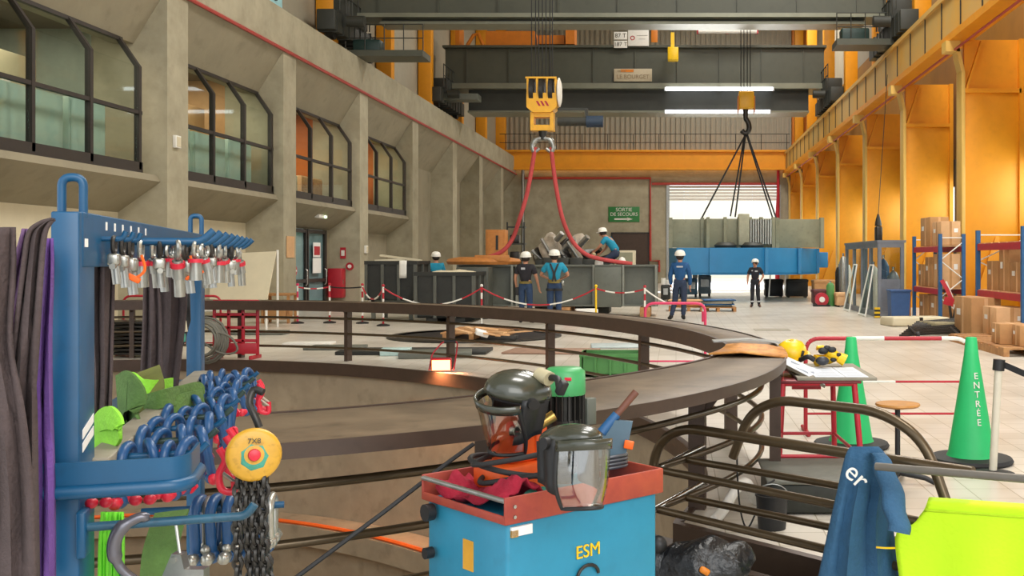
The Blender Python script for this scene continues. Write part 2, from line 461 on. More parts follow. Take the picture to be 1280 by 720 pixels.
# cable clip / red fire main along the beam
o = MB().tube([(WX+.05, -5, 7.74), (WX+.05, 74, 7.74)], .05, 6).build('fire_main_pipe', redpipe)
tag(o, 'thin red pipe running along the bottom edge of the concrete wall beam', 'pipe')
# windows in bays 1-4
def window(n, y0, y1, deep, items):
    t = thing('window_%d' % n, None, None, (-11.8, (y0+y1)/2, 3.55), kind='structure')
    f = .085
    yy = [y0+.1+(y1-y0-.2)*k/3 for k in range(4)]
    mb = MB()
    zt, zm, zb, xo, xi = 6.5, 5.86, 3.62, -11.72, -12.15
    mb.b2((xo-.06, y0, zb-.1), (xo+.06, y1, zb+.16))
    mb.b2((xo-.05, y0, 4.82), (xo+.05, y1, 4.9))
    mb.b2((xi-.05, y0, zt-.06), (xi+.05, y1, zt+.02))
    for y in yy:
        mb.b2((xo-.06, y-.05, zb), (xo+.06, y+.05, zm)); mb.prism([(xo+.06, y-.05, zm), (xo-.06, y-.05, zm), (xi-.06, y-.05, zt), (xi+.05, y-.05, zt)], (0, .1, 0))
    mb.build('window_frame', winframe, t)
    for a, b in zip(yy, yy[1:]):
        for z0, z1 in ((zb+.16, 4.82), (4.9, zm)):
            MB().b2((xo-.006, a+.05, z0), (xo+.006, b-.05, z1)).build('pane', pane, t)
        MB().prism([(xo, a+.05, zm), (xo-.01, a+.05, zm), (xi-.01, a+.05, zt), (xi, a+.05, zt)], (0, b-a-.1, 0)).build('pane', pane, t)
    return t
WB = [(16.9, 22.75), (24.3, 30.15), (31.2, 37.45), (38.5, 44.95)]
for i, (a, b) in enumerate(WB): window(i+1, a, b, 4, None)
# rooms behind the windows
mb = MB().b2((-12.75, 9, 3.3), (-17, 46, 3.5)).b2((-12.6, 9, 6.9), (-17, 46, 7.1)).b2((-16.8, 9, 3.5), (-17, 46, 6.9))
struct(mb.build('wall_offices', roomdk))
for i, e in enumerate(CEDGE[:6]):
    struct(MB().b2((-12.8, e+.3, 3.5), (-16.8, e+.6, 6.9)).build('wall_office_divider', [roomdk, roomdk, mat('frosted_grey', '#a9b3a6', .6, var=.06), cartonlt, orangewood, orangewood][i]))
for i, (a, b) in enumerate(WB):
    if i >= 2:
        struct(MB().b2((-14.6, a, 3.5), (-14.7, b, 6.3)).build('wall_office_wood', orangewood))
def lamp(name, loc, rot, size, power, color=(1, 1, 1), sy=None, spread=180):
    l = bpy.data.lights.new(name, 'AREA'); l.energy = power; l.color = color; l.size = size
    if sy: l.shape = 'RECTANGLE'; l.size_y = sy
    l.spread = R(spread)
    o = bpy.data.objects.new(name, l); COL.objects.link(o); o.location = loc; o.rotation_euler = rot; return o
for i, (a, b) in enumerate(WB):
    lamp('office_lamp', (-14, (a+b)/2, 6.85), (0, 0, 0), 2.4, (150, 170, 170, 170)[i], (1, .88, .68), 3.6)
# things seen in the offices
def office(name, label, cat, parts, grp=None):
    t = thing(name, label, cat, parts[0][1], grp)
    for nm, a, b, m in parts: MB().b2(a, b, .01).build(nm, m, t)
    return t
for i, (a, b) in enumerate(WB[:2]):
    y = a
    k = 0
    for w in ((1.5, 2.1, 1.4) if i == 0 else (1.7, 1.9, 1.6)):
        lbl = ['pale mint cupboard low behind the first window', 'wide pale mint cupboard mid window beside the grey one', 'pale mint cupboard by the pillar end of the first window'] if i == 0 else ['pale mint cabinet at the near end behind the second window', 'pale mint cabinet in the middle behind the second window', 'pale mint cabinet at the far end behind the second window']
        t = thing('office_cupboard', lbl[k], 'cupboard', (-12.6, y+w/2, 3.5))
        MB().b2((-12.15, y+.08, 3.5), (-12.6, y+w, 4.93-.03*(k % 2)), .02).build('cabinet_body', mint, t)
        MB().b2((-12.13, y+.12, 3.6), (-12.15, y+w-.04, 4.86-.03*(k % 2)), .004).build('door', mint, t)
        y += w+.12; k += 1
office('bookshelf', 'dark bookshelf with orange and blue files behind the first window', 'shelf', [('shelf_frame', (-14.4, 17.4, 3.5), (-14.9, 20.5, 6.0), roomdk), ('file_row', (-14.3, 17.7, 5.0), (-14.6, 18.8, 5.4), craneor), ('file_row', (-14.3, 19.0, 5.0), (-14.6, 20.2, 5.45), bluepl)])
office('pinboard', 'pale pinboard at the pillar end of the first window', 'board', [('board', (-13.9, 21.0, 4.7), (-14.0, 22.6, 6.0), cream), ('paper_sheet', (-13.88, 21.4, 5.1), (-13.9, 21.7, 5.5), paper)])
office('flower_vase', 'red flowers in a vase behind the second window', 'flowers', [('vase', (-12.9, 26.5, 4.7), (-13.1, 26.7, 4.95), roomdk)])
o = bpy.data.objects['vase']; 
mb = MB()
for k in range(16): mb.ball((-13+random.uniform(-.25, .25), 26.6+random.uniform(-.35, .35), 5.1+random.uniform(-.1, .2)), .08, u=7, v=5)
mb.build('flower_heads', redpaint, o.parent)
office('wall_screen', 'small bright screen on the wall behind the second window', 'screen', [('screen_case', (-14.6, 26.5, 5.35), (-14.66, 27.3, 5.95), black), ('screen_panel', (-14.58, 26.56, 5.4), (-14.6, 27.24, 5.9), white)])
office('cork_board', 'tan cork board at the far end behind the second window', 'board', [('board', (-13.6, 28.4, 4.95), (-13.7, 30.0, 6.0), cartonlt), ('board_rim', (-13.55, 28.3, 4.9), (-13.7, 28.4, 6.05), wood)])
office('desk_unit', 'pale desk unit with papers behind the third window', 'desk', [('desk_body', (-12.6, 32.2, 3.5), (-13.3, 34.6, 4.45), cream), ('paper_pile', (-12.6, 32.8, 4.45), (-13.0, 33.4, 4.65), paper)])
office('office_cabinet', 'low brown cabinet beside the desk behind the third window', 'cabinet', [('cabinet_body', (-12.6, 35.0, 3.5), (-13.3, 37.0, 4.5), cartonlt), ('door', (-12.57, 35.05, 3.55), (-12.6, 35.95, 4.45), wood), ('door', (-12.57, 36.05, 3.55), (-12.6, 36.95, 4.45), wood)])
office('yellow_locker', 'tall yellow locker behind the fourth window', 'locker', [('locker_body', (-13.2, 41.5, 3.5), (-13.8, 42.5, 5.6), helyel), ('door', (-13.17, 41.55, 3.6), (-13.2, 42.45, 5.5), helyel)])
office('green_locker', 'shorter green-yellow locker by the far end of the fourth window', 'locker', [('locker_body', (-13.2, 43.6, 3.5), (-13.8, 44.5, 5.0), slingli), ('door', (-13.17, 43.65, 3.6), (-13.2, 44.45, 4.95), slingli)])
office('flip_chart', 'white flip chart at the near end behind the fourth window', 'chart', [('chart_board', (-13.0, 39.2, 3.9), (-13.05, 40.1, 4.8), paper), ('chart_leg', (-13.05, 39.6, 3.5), (-13.1, 39.7, 4.0), steel)])

# glass entrance doors in the third bay
def glassdoor(n, y0, y1):
    t = thing('door_%d' % n, None, None, (-12.45, (y0+y1)/2, 0), kind='structure')
    x = -12.44; mb = MB()
    for y in (y0, y1): mb.b2((x-.06, y-.09, 0), (x+.06, y+.09, 2.7))
    for z in (.06, .95, 2.62): mb.b2((x-.05, y0, z-.06), (x+.05, y1, z+.06))
    mb.build('door_frame', winframe, t)
    MB().b2((x-.01, y0+.09, .12), (x+.01, y1-.09, .89)).build('pane', pane, t); MB().b2((x-.01, y0+.09, 1.01), (x+.01, y1-.09, 2.56)).build('pane', pane, t)
    MB().tube([(x+.08, y1-.2, .8), (x+.14, y1-.2, .85), (x+.14, y1-.2, 1.3), (x+.08, y1-.2, 1.35)], .02, 8).build('door_handle', chrome, t)
glassdoor(1, 33.2, 34.9); glassdoor(2, 35.0, 36.8)
MB_ = MB().b2((-12.47, 33.1, .01), (-12.49, 36.9, 2.7)); struct(MB_.build('wall_lobby', mat('lobby_blue', '#8aa0ab', .7, var=.25, scale=.8)))
t = thing('door_notice', 'red and white printed notice on the glass entrance door', 'notice', (-12.36, 35.7, 1.5))
MB().b2((-12.36, 35.45, 1.75), (-12.375, 36.15, 2.25)).build('sheet', paper, t)
MB().b2((-12.352, 35.52, 1.82), (-12.36, 36.08, 2.12)).build('printed_panel', redpaint, t)
tag(MB().b2((-12.355, 35.4, 1.2), (-12.37, 36.2, 1.72)).build('paper_notice', paper), 'blank white paper stuck below the red notice on the glass door', 'notice')
t = thing('stop_sticker', 'round dark red no-entry sticker on the glass door', 'sticker', (-12.36, 33.7, 1.3))
MB().cyl((-12.36, 33.75, 1.3), (-12.35, 33.75, 1.3), .16, n=20).build('disc', redpaint, t); MB().b2((-12.35, 33.64, 1.27), (-12.345, 33.86, 1.33)).build('bar', white, t)
tag(MB().b2((WX+.01, 30.4, 1.72), (WX+.03, 31.0, 2.35)).build('wall_poster', cartonlt), 'tan paper sheet on the pillar beside the glass doors', 'poster')
t = thing('fire_cabinet', 'red fire cabinet on the wall beside the glass doors', 'cabinet', (-12.4, 37.05, .35))
MB().b2((-11.9, 37.0, .3), (-12.4, 37.45, 1.35), .02).build('cabinet_body', redpaint, t); MB().b2((-11.885, 37.03, .34), (-11.9, 37.42, 1.3), .01).build('door', redpaint, t); MB().b2((-11.87, 37.1, .8), (-11.885, 37.14, .95)).build('handle', chrome, t)
t = thing('fire_sign', 'small red and white sign above the red fire cabinet', 'sign', (WX-.5, 37.47, 1.8))
MB().b2((-12.1, 37.49, 1.7), (-11.9, 37.47, 2.1)).build('plate', redpaint, t); MB().b2((-12.06, 37.47, 1.8), (-11.94, 37.46, 2.0)).build('symbol', white, t)
t = thing('call_point', 'round red fire call point with white centre on the wall', 'alarm', (-11.95, 37.47, 1.4))
MB().cyl((-11.75, 37.49, 1.42), (-11.75, 37.44, 1.42), .14, n=16).build('ring', redpaint, t); MB().cyl((-11.75, 37.44, 1.42), (-11.75, 37.42, 1.42), .07, n=12).build('button', white, t)
t = thing('emergency_lamp', 'small emergency lamp on the sloped concrete above the glass doors', 'lamp', (-11.9, 34.9, 3.1))
MB().b2((-11.82, 34.5, 3.05), (-12.0, 35.3, 3.18), .02).build('lamp_case', white, t); MB().ball((-11.8, 35.0, 3.1), .05).build('led', ledg, t)
for y, z, l in ((23.55, 4.2, 'small white junction box on the first pillar between two windows'), (38.0, 1.9, 'small white box on the pillar beside the black skip')):
    t = thing('junction_box', l, 'box', (WX+.03, y, z)); MB().b2((WX, y, z), (WX+.08, y+.25, z+.28), .01).build('box_body', white, t); MB().b2((WX+.08, y+.03, z+.03), (WX+.09, y+.22, z+.25)).build('lid', cream, t)

# ------------------------------------------------------------------ right steel wall
RX = 8.0
CR = [21.6, 29.0, 36.4, 43.8, 51.2, 58.6, 66.0, 73.0]
wr = MB()
for i, y in enumerate([-6]+CR):
    y1 = (CR+[75.5])[i]
    wr.mi = 0; wr.b2((9.85, y, 0), (10.05, y1, 2.6)); wr.mi = 1; wr.b2((9.85, y, 5.2), (10.05, y1, 12)); wr.mi = 0
    wr.b2((9.85, y, 2.6), (10.05, y+.3, 5.2)); wr.b2((9.85, y1-.1, 2.6), (10.05, y1, 5.2))
struct(wr.build('wall_right', [mat('dull_wall', '#7d7564', .8, scale=1), mat('ochre_wall', '#9a6a20', .7, scale=1)]))
for i, y in enumerate([14.2]+CR[:-1]):
    y1 = CR[i]; t = thing('window_%d' % (5+i), None, None, (9.95, (y+y1)/2, 2.6), kind='structure')
    mb = MB().b2((9.86, y+.3, 2.6), (9.98, y+.4, 5.2)).b2((9.86, y1-.2, 2.6), (9.98, y1-.1, 5.2)).b2((9.86, y+.3, 2.6), (9.98, y1-.1, 2.72)).b2((9.86, y+.3, 5.1), (9.98, y1-.1, 5.2)).b2((9.86, y+.3, 4.25), (9.98, y1-.1, 4.33))
    mb.build('window_frame', winframe, t); MB().b2((9.93, y+.4, 2.72), (9.94, y1-.2, 4.25)).build('pane', pane, t)
    MB().b2((9.93, y+.4, 4.33), (9.95, y1-.2, 5.1)).build('blind', cranedk, t)
def column(y):
    t = thing('steel_column', None, None, (RX+.2, y, 0), kind='structure')
    mb = MB().b2((RX, y-.02, 0), (RX+1.6, y+.25, 6.35), .01)             # web plate facing down the hall
    mb.b2((RX+1.55, y-.1, 0), (RX+1.68, y+.45, 7.8)).b2((RX, y-.1, 6.3), (RX+1.6, y+.3, 6.42))
    mb.b2((RX+.05, y+.06, 6.42), (RX+1.6, y+.2, 7.8))
    mb.prism([(RX+.05, y-.12, 6.42), (RX+.12, y-.12, 6.42), (RX+.55, y-.12, 7.75), (RX+.48, y-.12, 7.75)], (0, .2, 0))
    mb.build('web_plate', yellow, t)
    MB().b2((RX-.07, y-.14, 0), (RX+.03, y+.42, 6.9), .01).build('flange', yellowp, t)
    mb = MB().prism([(RX-.07, y-.1, 6.9), (RX+.03, y-.1, 6.9), (RX-.12, y-.1, 7.55), (RX-.22, y-.1, 7.55)], (0, .48, 0)); mb.b2((RX-.5, y-.1, 7.45), (RX-.1, y+.38, 7.75))
    mb.build('crane_bracket', yellowp, t)
    MB().prism([(RX+.05, y-.3, 0), (RX+1.0, y-.3, 0), (RX+1.0, y-.05, 2.3), (RX+.9, y-.05, 2.3)], (.0, .06, 0)).build('base_gusset', yellow, t)
for y in CR: column(y)
t = thing('runway_beam', None, None, (RX, 34, 7.75), kind='structure')
MB().b2((RX-.4, -6, 7.75), (RX+.25, 75, 7.95)).build('lower_flange', yellow, t)
MB().b2((RX-.32, -6, 7.95), (RX+.05, 75, 9.05)).b2((RX-.4, -6, 9.05), (RX+.3, 75, 9.2)).build('beam_web', mat('faded_yellow_web', '#d6b673', .55, var=.1, scale=.6, h2='#d8a23c'), t)
mb = MB()
for y in range(14, 74, 2): mb.b2((RX-.35, y, 7.97), (RX-.32, y+.04, 9.05))
mb.build('web_stiffener', darkst, t)
tag(MB().tube([(RX-.25, -5, 7.5), (RX-.25, 74, 7.5)], .035, 6).build('red_cable', redpipe), 'thin red cable strung under the yellow runway beam', 'cable')
tag(MB().b2((RX-.05, -6, 9.2), (RX+.05, 75, 9.32)).build('crane_rail', darkst), 'dark crane rail on top of the yellow runway beam', 'rail')
tag(MB().b2((WX-.55, -6, 8.95), (WX-.65, 75, 9.07)).build('crane_rail', darkst), 'dark crane rail on top of the concrete wall beam', 'rail')

# ------------------------------------------------------------------ back wall
BY = 74.0
def bx(px): return (px-CX)*BY/FP
def bz(py): return CH+(CY-py)*BY/FP
mb = MB()
DL, DR, DT = bx(833), bx(976), bz(231)
mb.b2((-12.7, BY, 0), (DL, BY+.4, 8.1)).b2((DR, BY, 0), (10, BY+.4, 8.1)).b2((DL, BY, DT), (DR, BY+.4, 8.1))
struct(mb.build('wall_back', concrete))
mb = MB()
for k in range(63):
    x = -12.6+k*.36; mb.b2((x, BY+.6, 9), (x+.17, BY+.78, 20))
mb.b2((-12.7, BY+.75, 9), (10, BY+.95, 20))
struct(mb.build('wall_back_siding', siding))
mb = MB().b2((-12.7, BY-.8, 8.05), (8.0, BY-.65, 9.3)).b2((-12.7, BY-1.05, 8.0), (8.0, BY-.4, 8.15)).b2((-12.7, BY-1.05, 9.25), (8.0, BY-.2, 9.38))
struct(mb.build('trim_4', yellow))
mb = MB()
for k in range(12): mb.cyl((-12+k*1.8, BY-.9, 9.38), (-12+k*1.8, BY-.9, 10.5), .025, n=6)
for z in (9.9, 10.5): mb.cyl((-12.4, BY-.9, z), (8, BY-.9, z), .025, n=6)
tag(mb.build('walkway_railing', darkst), 'thin dark railing along the yellow beam on the back wall', 'railing')
for x0, x1, l in ((bx(598), bx(612), 'narrow'), (bx(618), bx(632), 'second')):
    struct(MB().b2((x0, BY-.2, 9.3), (x1, BY+.4, 20), .02).build('trim_5', yellow))
struct(MB().b2((bx(990), BY-.3, 8.1), (9.8, BY+.5, 20), .02).build('trim_6', craneor))
# red pipes on the back wall
mb = MB().tube([(bx(655), BY-.1, bz(223)), (bx(813), BY-.1, bz(223)), (bx(813), BY-.1, bz(326)), (bx(824), BY-.1, bz(326)), (bx(824), BY-.1, bz(340))], .1, 6)
tag(mb.build('sprinkler_pipe', redpipe), 'red pipe running across and down the back wall beside the green sign', 'pipe')
mb = MB().tube([(bx(815), BY-.12, bz(230)), (bx(974), BY-.12, bz(230))], .1, 6)
tag(mb.build('sprinkler_pipe', redpipe), 'red pipe above the big back doorway', 'pipe')
mb = MB().tube([(bx(972), BY-.4, bz(209)), (bx(972), BY-.4, bz(245)), (bx(971), BY-.4, bz(272)), (bx(971), BY-.4, .02)], [.1, .11, .16, .16], 8)
tag(mb.build('standpipe', redpaint), 'vertical red pipe at the corner by the yellow columns', 'pipe')
tag(MB().tube([(bx(655), BY-.5, bz(208)), (bx(655), BY-.5, 0)], .12, 8).build('downpipe', steel), 'pale vertical pipe in the corner of the back wall', 'pipe')
# escape sign
t = thing('exit_sign', 'green emergency exit sign with white arrow on the back wall', 'sign', (bx(780), BY-.05, bz(277)))
MB().b2((bx(760.5), BY-.06, bz(277.5)), (bx(799.5), BY, bz(258.5)), .01).build('sign_plate', signgr, t)
wt = MATS['white_paint']
text('lettering', 'SORTIE', .36, facing((bx(780), BY-.07, bz(262.3)), (1, 0, 0)), wt, t)
text('lettering', 'DE SECOURS', .34, facing((bx(780), BY-.07, bz(268)), (1, 0, 0)), wt, t)
mb = MB().b2((bx(768), BY-.075, bz(274.8)), (bx(785), BY-.06, bz(273))); mb.prism([(bx(784), BY-.075, bz(275.9)), (bx(791), BY-.075, bz(274)), (bx(784), BY-.075, bz(272))], (0, .015, 0))
mb.build('arrow', wt, t)
# dark doorway recess
t = thing('door_3', None, None, (bx(790), BY, 0), kind='structure')
MB().b2((bx(766), BY-.08, 0), (bx(810), BY-.02, bz(292))).build('door_leaf', mat('brown_door', '#4a3a30', .6), t)
MB().b2((bx(764), BY-.12, 0), (bx(766), BY, bz(291))).b2((bx(810), BY-.12, 0), (bx(812), BY, bz(291))).b2((bx(764), BY-.12, bz(292)), (bx(812), BY, bz(290.5))).build('door_frame', darkst, t)
# big doorway with roller shutter, seen open to the yard
t = thing('door_4', None, None, ((DL+DR)/2, BY+.2, 0), kind='structure')
mb = MB().b2((DL, BY-.1, 0), (DL+.22, BY+.3, DT)).b2((DR-.22, BY-.1, 0), (DR, BY+.3, DT)); mb.build('guide_rail', steel, t)
mb = MB()
for k in range(5): mb.b2((DL+.2, BY+.1, DT-.05-k*.22), (DR-.2, BY+.16, DT-.25-k*.22+.02), .02)
mb.build('rolled_shutter', white, t)
struct(MB().b2((-20, BY+.4, -.2), (24, 130, 0)).build('floor_yard', mat('yard_concrete', '#d8d2c2', .9, scale=1)))
t = thing('yard_building', 'pale building with panelled wall seen through the back doorway', 'building', (2.6, 100, 0))
mb = MB()
for k in range(9): mb.b2((-8+k*2.2, 100, 3.2), (-5.85+k*2.2, 100.3, 8.5), .03)
mb.build('panel_wall', doorwhite, t); MB().b2((-8, 99.95, 0), (12, 100.3, 3.1)).build('plinth', doorwhite, t)
MB().b2((-8, 99.6, 3.95), (12, 100, 4.3)).build('green_band', greenbox, t)
# ceiling
struct(MB().b2((-17, -6, 20), (10.1, 75.5, 20.3)).build('ceiling', siding))
struct(MB().b2((9.85, -6, 12), (10.05, 75.5, 20)).build('wall_right_upper', siding)); struct(MB().b2((-12.8, -6, 8.9), (-13, 75.5, 20)).build('wall_left_upper', siding))
# ------------------------------------------------------------------ travelling cranes
def girder(name, label, Y, x0, x1, zz, deep, mats):
    """zz: (bottom, lower flange, mid flange, top)"""
    zb, z1, z2, zt = zz
    t = thing(name, label, 'crane', ((x0+x1)/2, Y, zb))
    mb = MB().b2((x0, Y+.1, z2), (x1, Y+deep, zt-.1))
    for k in range(9): x = x0+(x1-x0)*(k+.5)/9; mb.b2((x, Y+.02, z2), (x+.04, Y+.1, zt-.1))
    mb.build('web', cranegr, t)
    MB().b2((x0-.1, Y-.15, zt-.12), (x1+.1, Y+deep+.2, zt)).build('top_flange', cranegr, t)
    MB().b2((x0, Y-.35, z1), (x1, Y+deep+.2, z2)).build('middle_flange', mat(name+'_flange', '#7d7d6c', .35, metal=.3, scale=1), t)
    MB().b2((x0+1.2, Y+.15, zb+.1), (x1-.8, Y+deep-.1, z1)).build('lower_box', cranedk if Y > 45 else cranegr, t)
    MB().b2((x0+1.2, Y-.1, zb), (x1-.8, Y+deep+.1, zb+.1)).build('bottom_flange', mat(name+'_bflange', '#7d7d6c', .35, metal=.3, scale=1), t)
    return t
gA = girder('crane_girder', 'long grey-green crane girder further back carrying a pale sign', 54, -12.0, 7.7, (9.3, 10.5, 10.78, 12.78), 1.6, None)
gB = girder('crane_girder', 'huge grey crane girder crossing the top of the hall in front', 38, -12.0, 7.7, (10.25, 10.45, 10.6, 14.0), .8, None)
for Y, l in ((53.2, 'further crane'), (37.2, 'nearer crane')):
    for x, side in ((-12.0, 'concrete wall'), (8.0, 'yellow beam')):
        t = thing('end_carriage', 'dark end carriage of the %s on the %s' % (l, side), 'carriage', (x, Y+1, 9.3), 'crane end carriages')
        mb = MB().b2((x-.32, Y-1.6, 9.55), (x+.32, Y+4.2, 10.25), .03); mb.b2((x-.45, Y-.4, 10.2), (x+.45, Y+1.8, 10.9), .03)
        for k in range(8): mb.b2((x-.34, Y-1.4+k*.65, 9.5), (x+.36, Y-1.36+k*.65, 10.3))
        mb.build('carriage_beam', cranedk, t)
        for y in (Y-1.0, Y+3.4): MB().cyl((x-.12, y, 9.57), (x+.12, y, 9.57), .25, n=20).build('wheel', darkst, t)
        MB().cyl((x-.5*(1 if x > 0 else -1), Y-.8, 10.0), (x-1.1*(1 if x > 0 else -1), Y-.8, 10.0), .2, n=12).build('drive_motor', cranedk, t)
        mb = MB()
        sx = -1 if x > 0 else 1
        for k in range(6): mb.cyl((x+sx*.45+.0, Y-1.5+k*.7, 10.25), (x+sx*.45, Y-1.5+k*.7, 11.4), .025, n=6)
        for z in (10.85, 11.4): mb.cyl((x+sx*.45, Y-1.5, z), (x+sx*.45, Y+2.0, z), .025, n=6)
        mb.build('guard_rail', cranedk, t)
# maintenance platforms hanging off the far crane's ends
for x0, x1, z0, l, n in ((P(440, 0, 38).x, P(535, 0, 38).x, P(0, 72, 38).z, 'grey service platform slung at the concrete wall end of the crane', 0), (P(1042, 0, 38).x, P(1112, 0, 38).x, P(0, 58, 38).z, 'grey service platform at the yellow wall end of the crane', 1)):
    t = thing('service_platform', l, 'platform', ((x0+x1)/2, 37.6, z0))
    MB().b2((x0, 37.2, z0-.1), (x1, 38.4, z0+.12)).build('deck', cranegr, t)
    MB().b2((x0+.2, 37.4, z0+.12), (x0+1.2, 38.0, z0+.55), .05).build('control_cabinet', hoistg, t)
    mb = MB()
    for k in range(5): mb.cyl((x0+(x1-x0)*k/4, 37.25, z0+.1), (x0+(x1-x0)*k/4, 37.25, z0+1.05), .02, n=6)
    for z in (.55, 1.05): mb.cyl((x0, 37.25, z0+z), (x1, 37.25, z0+z), .02, n=6)
    mb.build('guard_rail', cranedk, t)
mb = MB().b2((P(600, 0, 53).x, 52.4, P(0, 127, 53).z), (P(550, 0, 53).x, 53.4, P(0, 119, 53).z), .03)
tag(mb.build('cable_tray', steelload), 'grey tray below the girder near the concrete wall', 'tray')
# signs on the far girder
def sx(px, Y): return (px-CX)*Y/FP
def plate(name, label, px0, py0, px1, py1, Y, m, kids=(), th=.03, cat='sign'):
    a, b = P(px0, py1, Y), P(px1, py0, Y)
    t = thing(name, label, cat, ((a.x+b.x)/2, Y, a.z))
    MB().b2((a.x, Y-th, a.z), (b.x, Y, b.z), .005).build('sign_plate', m, t)
    for s, fx, fy, sz, mm in kids:
        text('lettering', s, sz*Y/FP, facing((a.x+(b.x-a.x)*fx, Y-th-.012, b.z+(a.z-b.z)*fy), (1, 0, 0)), mm, t, .004)
    return t
brn = mat('sign_brown', '#8f7a5c', .6); dkt = mat('sign_dark', '#5a5248', .6)
plate('girder_sign', 'tan plate with large letters on the further girder', 767.5, 86, 815, 102, 54.0, mat('tan_sign', '#bcae92', .6, var=.05), [('LE BOURGET', .5, .64, 7.0, brn), ('CRANE', .2, .2, 3.2, brn)])
b = P(776, 88.6, 54); MB().b2((P(776, 0, 54).x, 53.955, P(0, 90.3, 54).z), (P(792, 0, 54).x, 53.965, P(0, 86.9, 54).z)).build('orange_stripe', craneor, [o for o in bpy.data.objects if o.name.startswith('girder_sign')][0])
plate('load_plate', 'small white load plate, upper of two on the girder railing', 767.5, 40, 784, 49.5, 53.8, white, [('87 T', .5, .5, 7.5, dkt)])
plate('load_plate', 'small white load plate, lower of two on the girder railing', 767.5, 51, 784, 60, 53.8, white, [('187 T', .5, .5, 7, dkt)])
plate('maker_plate', 'larger white plate with red mark on the girder railing', 785, 36, 811, 57.5, 53.8, white, [('o', .22, .5, 12, redpaint), ('_____', .68, .3, 5.5, dkt), ('___', .68, .5, 5.5, dkt)])
plate('marker_plate', 'slim orange marker beside the white plates on the girder', 814, 36, 822, 53, 53.8, craneor, cat='marker')
t = thing('pendant_control', 'yellow pendant control box hanging on the girder', 'control', P(841, 76, 52.8))
MB().b2(P(834.5, 75, 52.6), P(848, 61, 53.1), .04).build('box_body', helyel, t); MB().b2(P(838.5, 61, 52.8), P(843, 41, 52.9)).build('cable_sleeve', helyel, t)
MB().cyl(P(841, 41, 52.85), P(841, 30, 52.85), .02, n=6).build('hanger', black, t)
for i, (a, b, y, Y, l) in enumerate(((873, 946, 39, 53.0, 'white tube lamp between the two crane girders'), (832, 966, 111, 53.55, 'long glowing strip added as the skylight reflection along the middle of the further girder'), (832, 962, 139.5, 53.7, 'long glowing strip added as the skylight reflection along the lower edge of the further girder'))):
    t = thing('lamp_and_glint_tube', l, 'lamp', P((a+b)/2, y, Y)); r = .09 if i else .12
    MB().cyl(P(a, y, Y), P(b, y, Y), r, n=8).build('tube', white if i == 0 else glintw, t)  # the two emissive tubes imitate skylight reflected on the girder flanges
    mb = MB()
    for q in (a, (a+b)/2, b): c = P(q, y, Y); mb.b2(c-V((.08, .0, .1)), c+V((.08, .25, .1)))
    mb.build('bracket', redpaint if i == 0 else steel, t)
# orange hoist trolley on top of the far girder
t = thing('hoist_trolley', 'orange hoist trolley beam standing on the further girder', 'trolley', P(640, 57, 54.4))
for a, b in ((P(607, 57, 54.2), P(672, 45, 55.4)), (P(569, 57, 54.2), P(580, 40, 55.4)), (P(707, 55, 54.2), P(721, 39, 55.4))): MB().b2(a, b).build('trolley_frame', craneor, t)
MB().b2(P(672, 55, 54.6), P(707, 47, 55.2)).build('cross_beam', craneor, t)
mb = MB().tube([P(584, 57, 54.2), P(592, 44, 54.2), P(598, 42, 54.2), P(604, 57, 54.2)], .1, 8); mb.build('lifting_bracket', craneor, t)
for q in (632, 656): MB().b2(P(q, 45, 54.4), P(q+5, 41, 54.8)).build('lug', hookyel, t)
# pale light bands of the back siding seen between girders come from the wall itself; yellow posts above the runway
for y in (36.8, 44.2, 51.4, 58.8, 66.2):
    struct(MB().b2((-12.75, y, 8.95), (-12.1, y+.5, 20), .02).build('trim_8', yellow))
for i, y in enumerate(CR[2:]):
    struct(MB().b2((8.35, y, 9.3), (8.95, y+.6, 20), .02).build('trim_7', yellow))
# small name tag on top of the concrete wall near the camera
t = thing('anchor_plate', 'pale blue steel lug on top of the concrete wall beam', 'lug', (WX-.15, 29.6, 8.95))
MB().b2((WX-.1, 29.2, 8.9), (WX-.25, 30.4, 9.5), .03).build('plate', mat('pale_blue_paint', '#9fd0d6', .5), t); MB().cyl((WX-.09, 29.8, 9.2), (WX-.04, 29.8, 9.2), .12, n=14).build('bolt', black, t)

# ------------------------------------------------------------------ hook block 1 with red slings
D1 = 30.0
def q1(px, py, dy=0.): return P(px, py, D1)+V((0, dy, 0))
t = thing('hook_block', 'large yellow crane hook block with red slings', 'hook', q1(678, 186))
w = .43; c = q1(678.5, 0).x; z0, z1, z2, z3 = (q1(0, y).z for y in (164, 142, 118, 98))
mb = MB()
mb.prism([(c-w, D1-.3, z2), (c+w, D1-.3, z2), (c+w, D1-.3, z1+.15), (c+.26, D1-.3, z1), (c-.26, D1-.3, z1), (c-w, D1-.3, z1+.15)], (0, .6, 0)); mb.build('housing', hookyel, t)
mb = MB()
for x in (-w, -.16, .13, w-.06): mb.b2((c+x, D1-.28, z2), (c+x+.06, D1+.28, z3))
mb.b2((c-w-.03, D1-.3, z3-.05), (c+w, D1+.3, z3)); mb.build('sheave_guard', hookyel, t)
for x in (-.3, -.02, .25): MB().cyl((c+x-.06, D1, z2+.1), (c+x+.06, D1, z2+.1), .4, n=24).build('sheave', darkst, t)
mb = MB().lathe([(.05, 0), (.36, .0), (.42, .03), (.42, .06), (.3, .1), (.05, .1)], (c+w, D1, (z1+z3)/2+.1), 24, Euler((0, R(90), 0)).to_matrix()); mb.build('end_cover', white, t)
mb = MB()
for s in (-1, 1): mb.b2((c+s*.28-.05, D1-.22, z0), (c+s*.28+.05, D1+.22, z1+.02))
mb.b2((c-.28, D1-.2, z0), (c+.28, D1+.2, z0+.16)).b2((c-.28, D1-.2, z1-.12), (c+.28, D1+.2, z1)); mb.build('yoke', hookyel, t)
mb = MB()
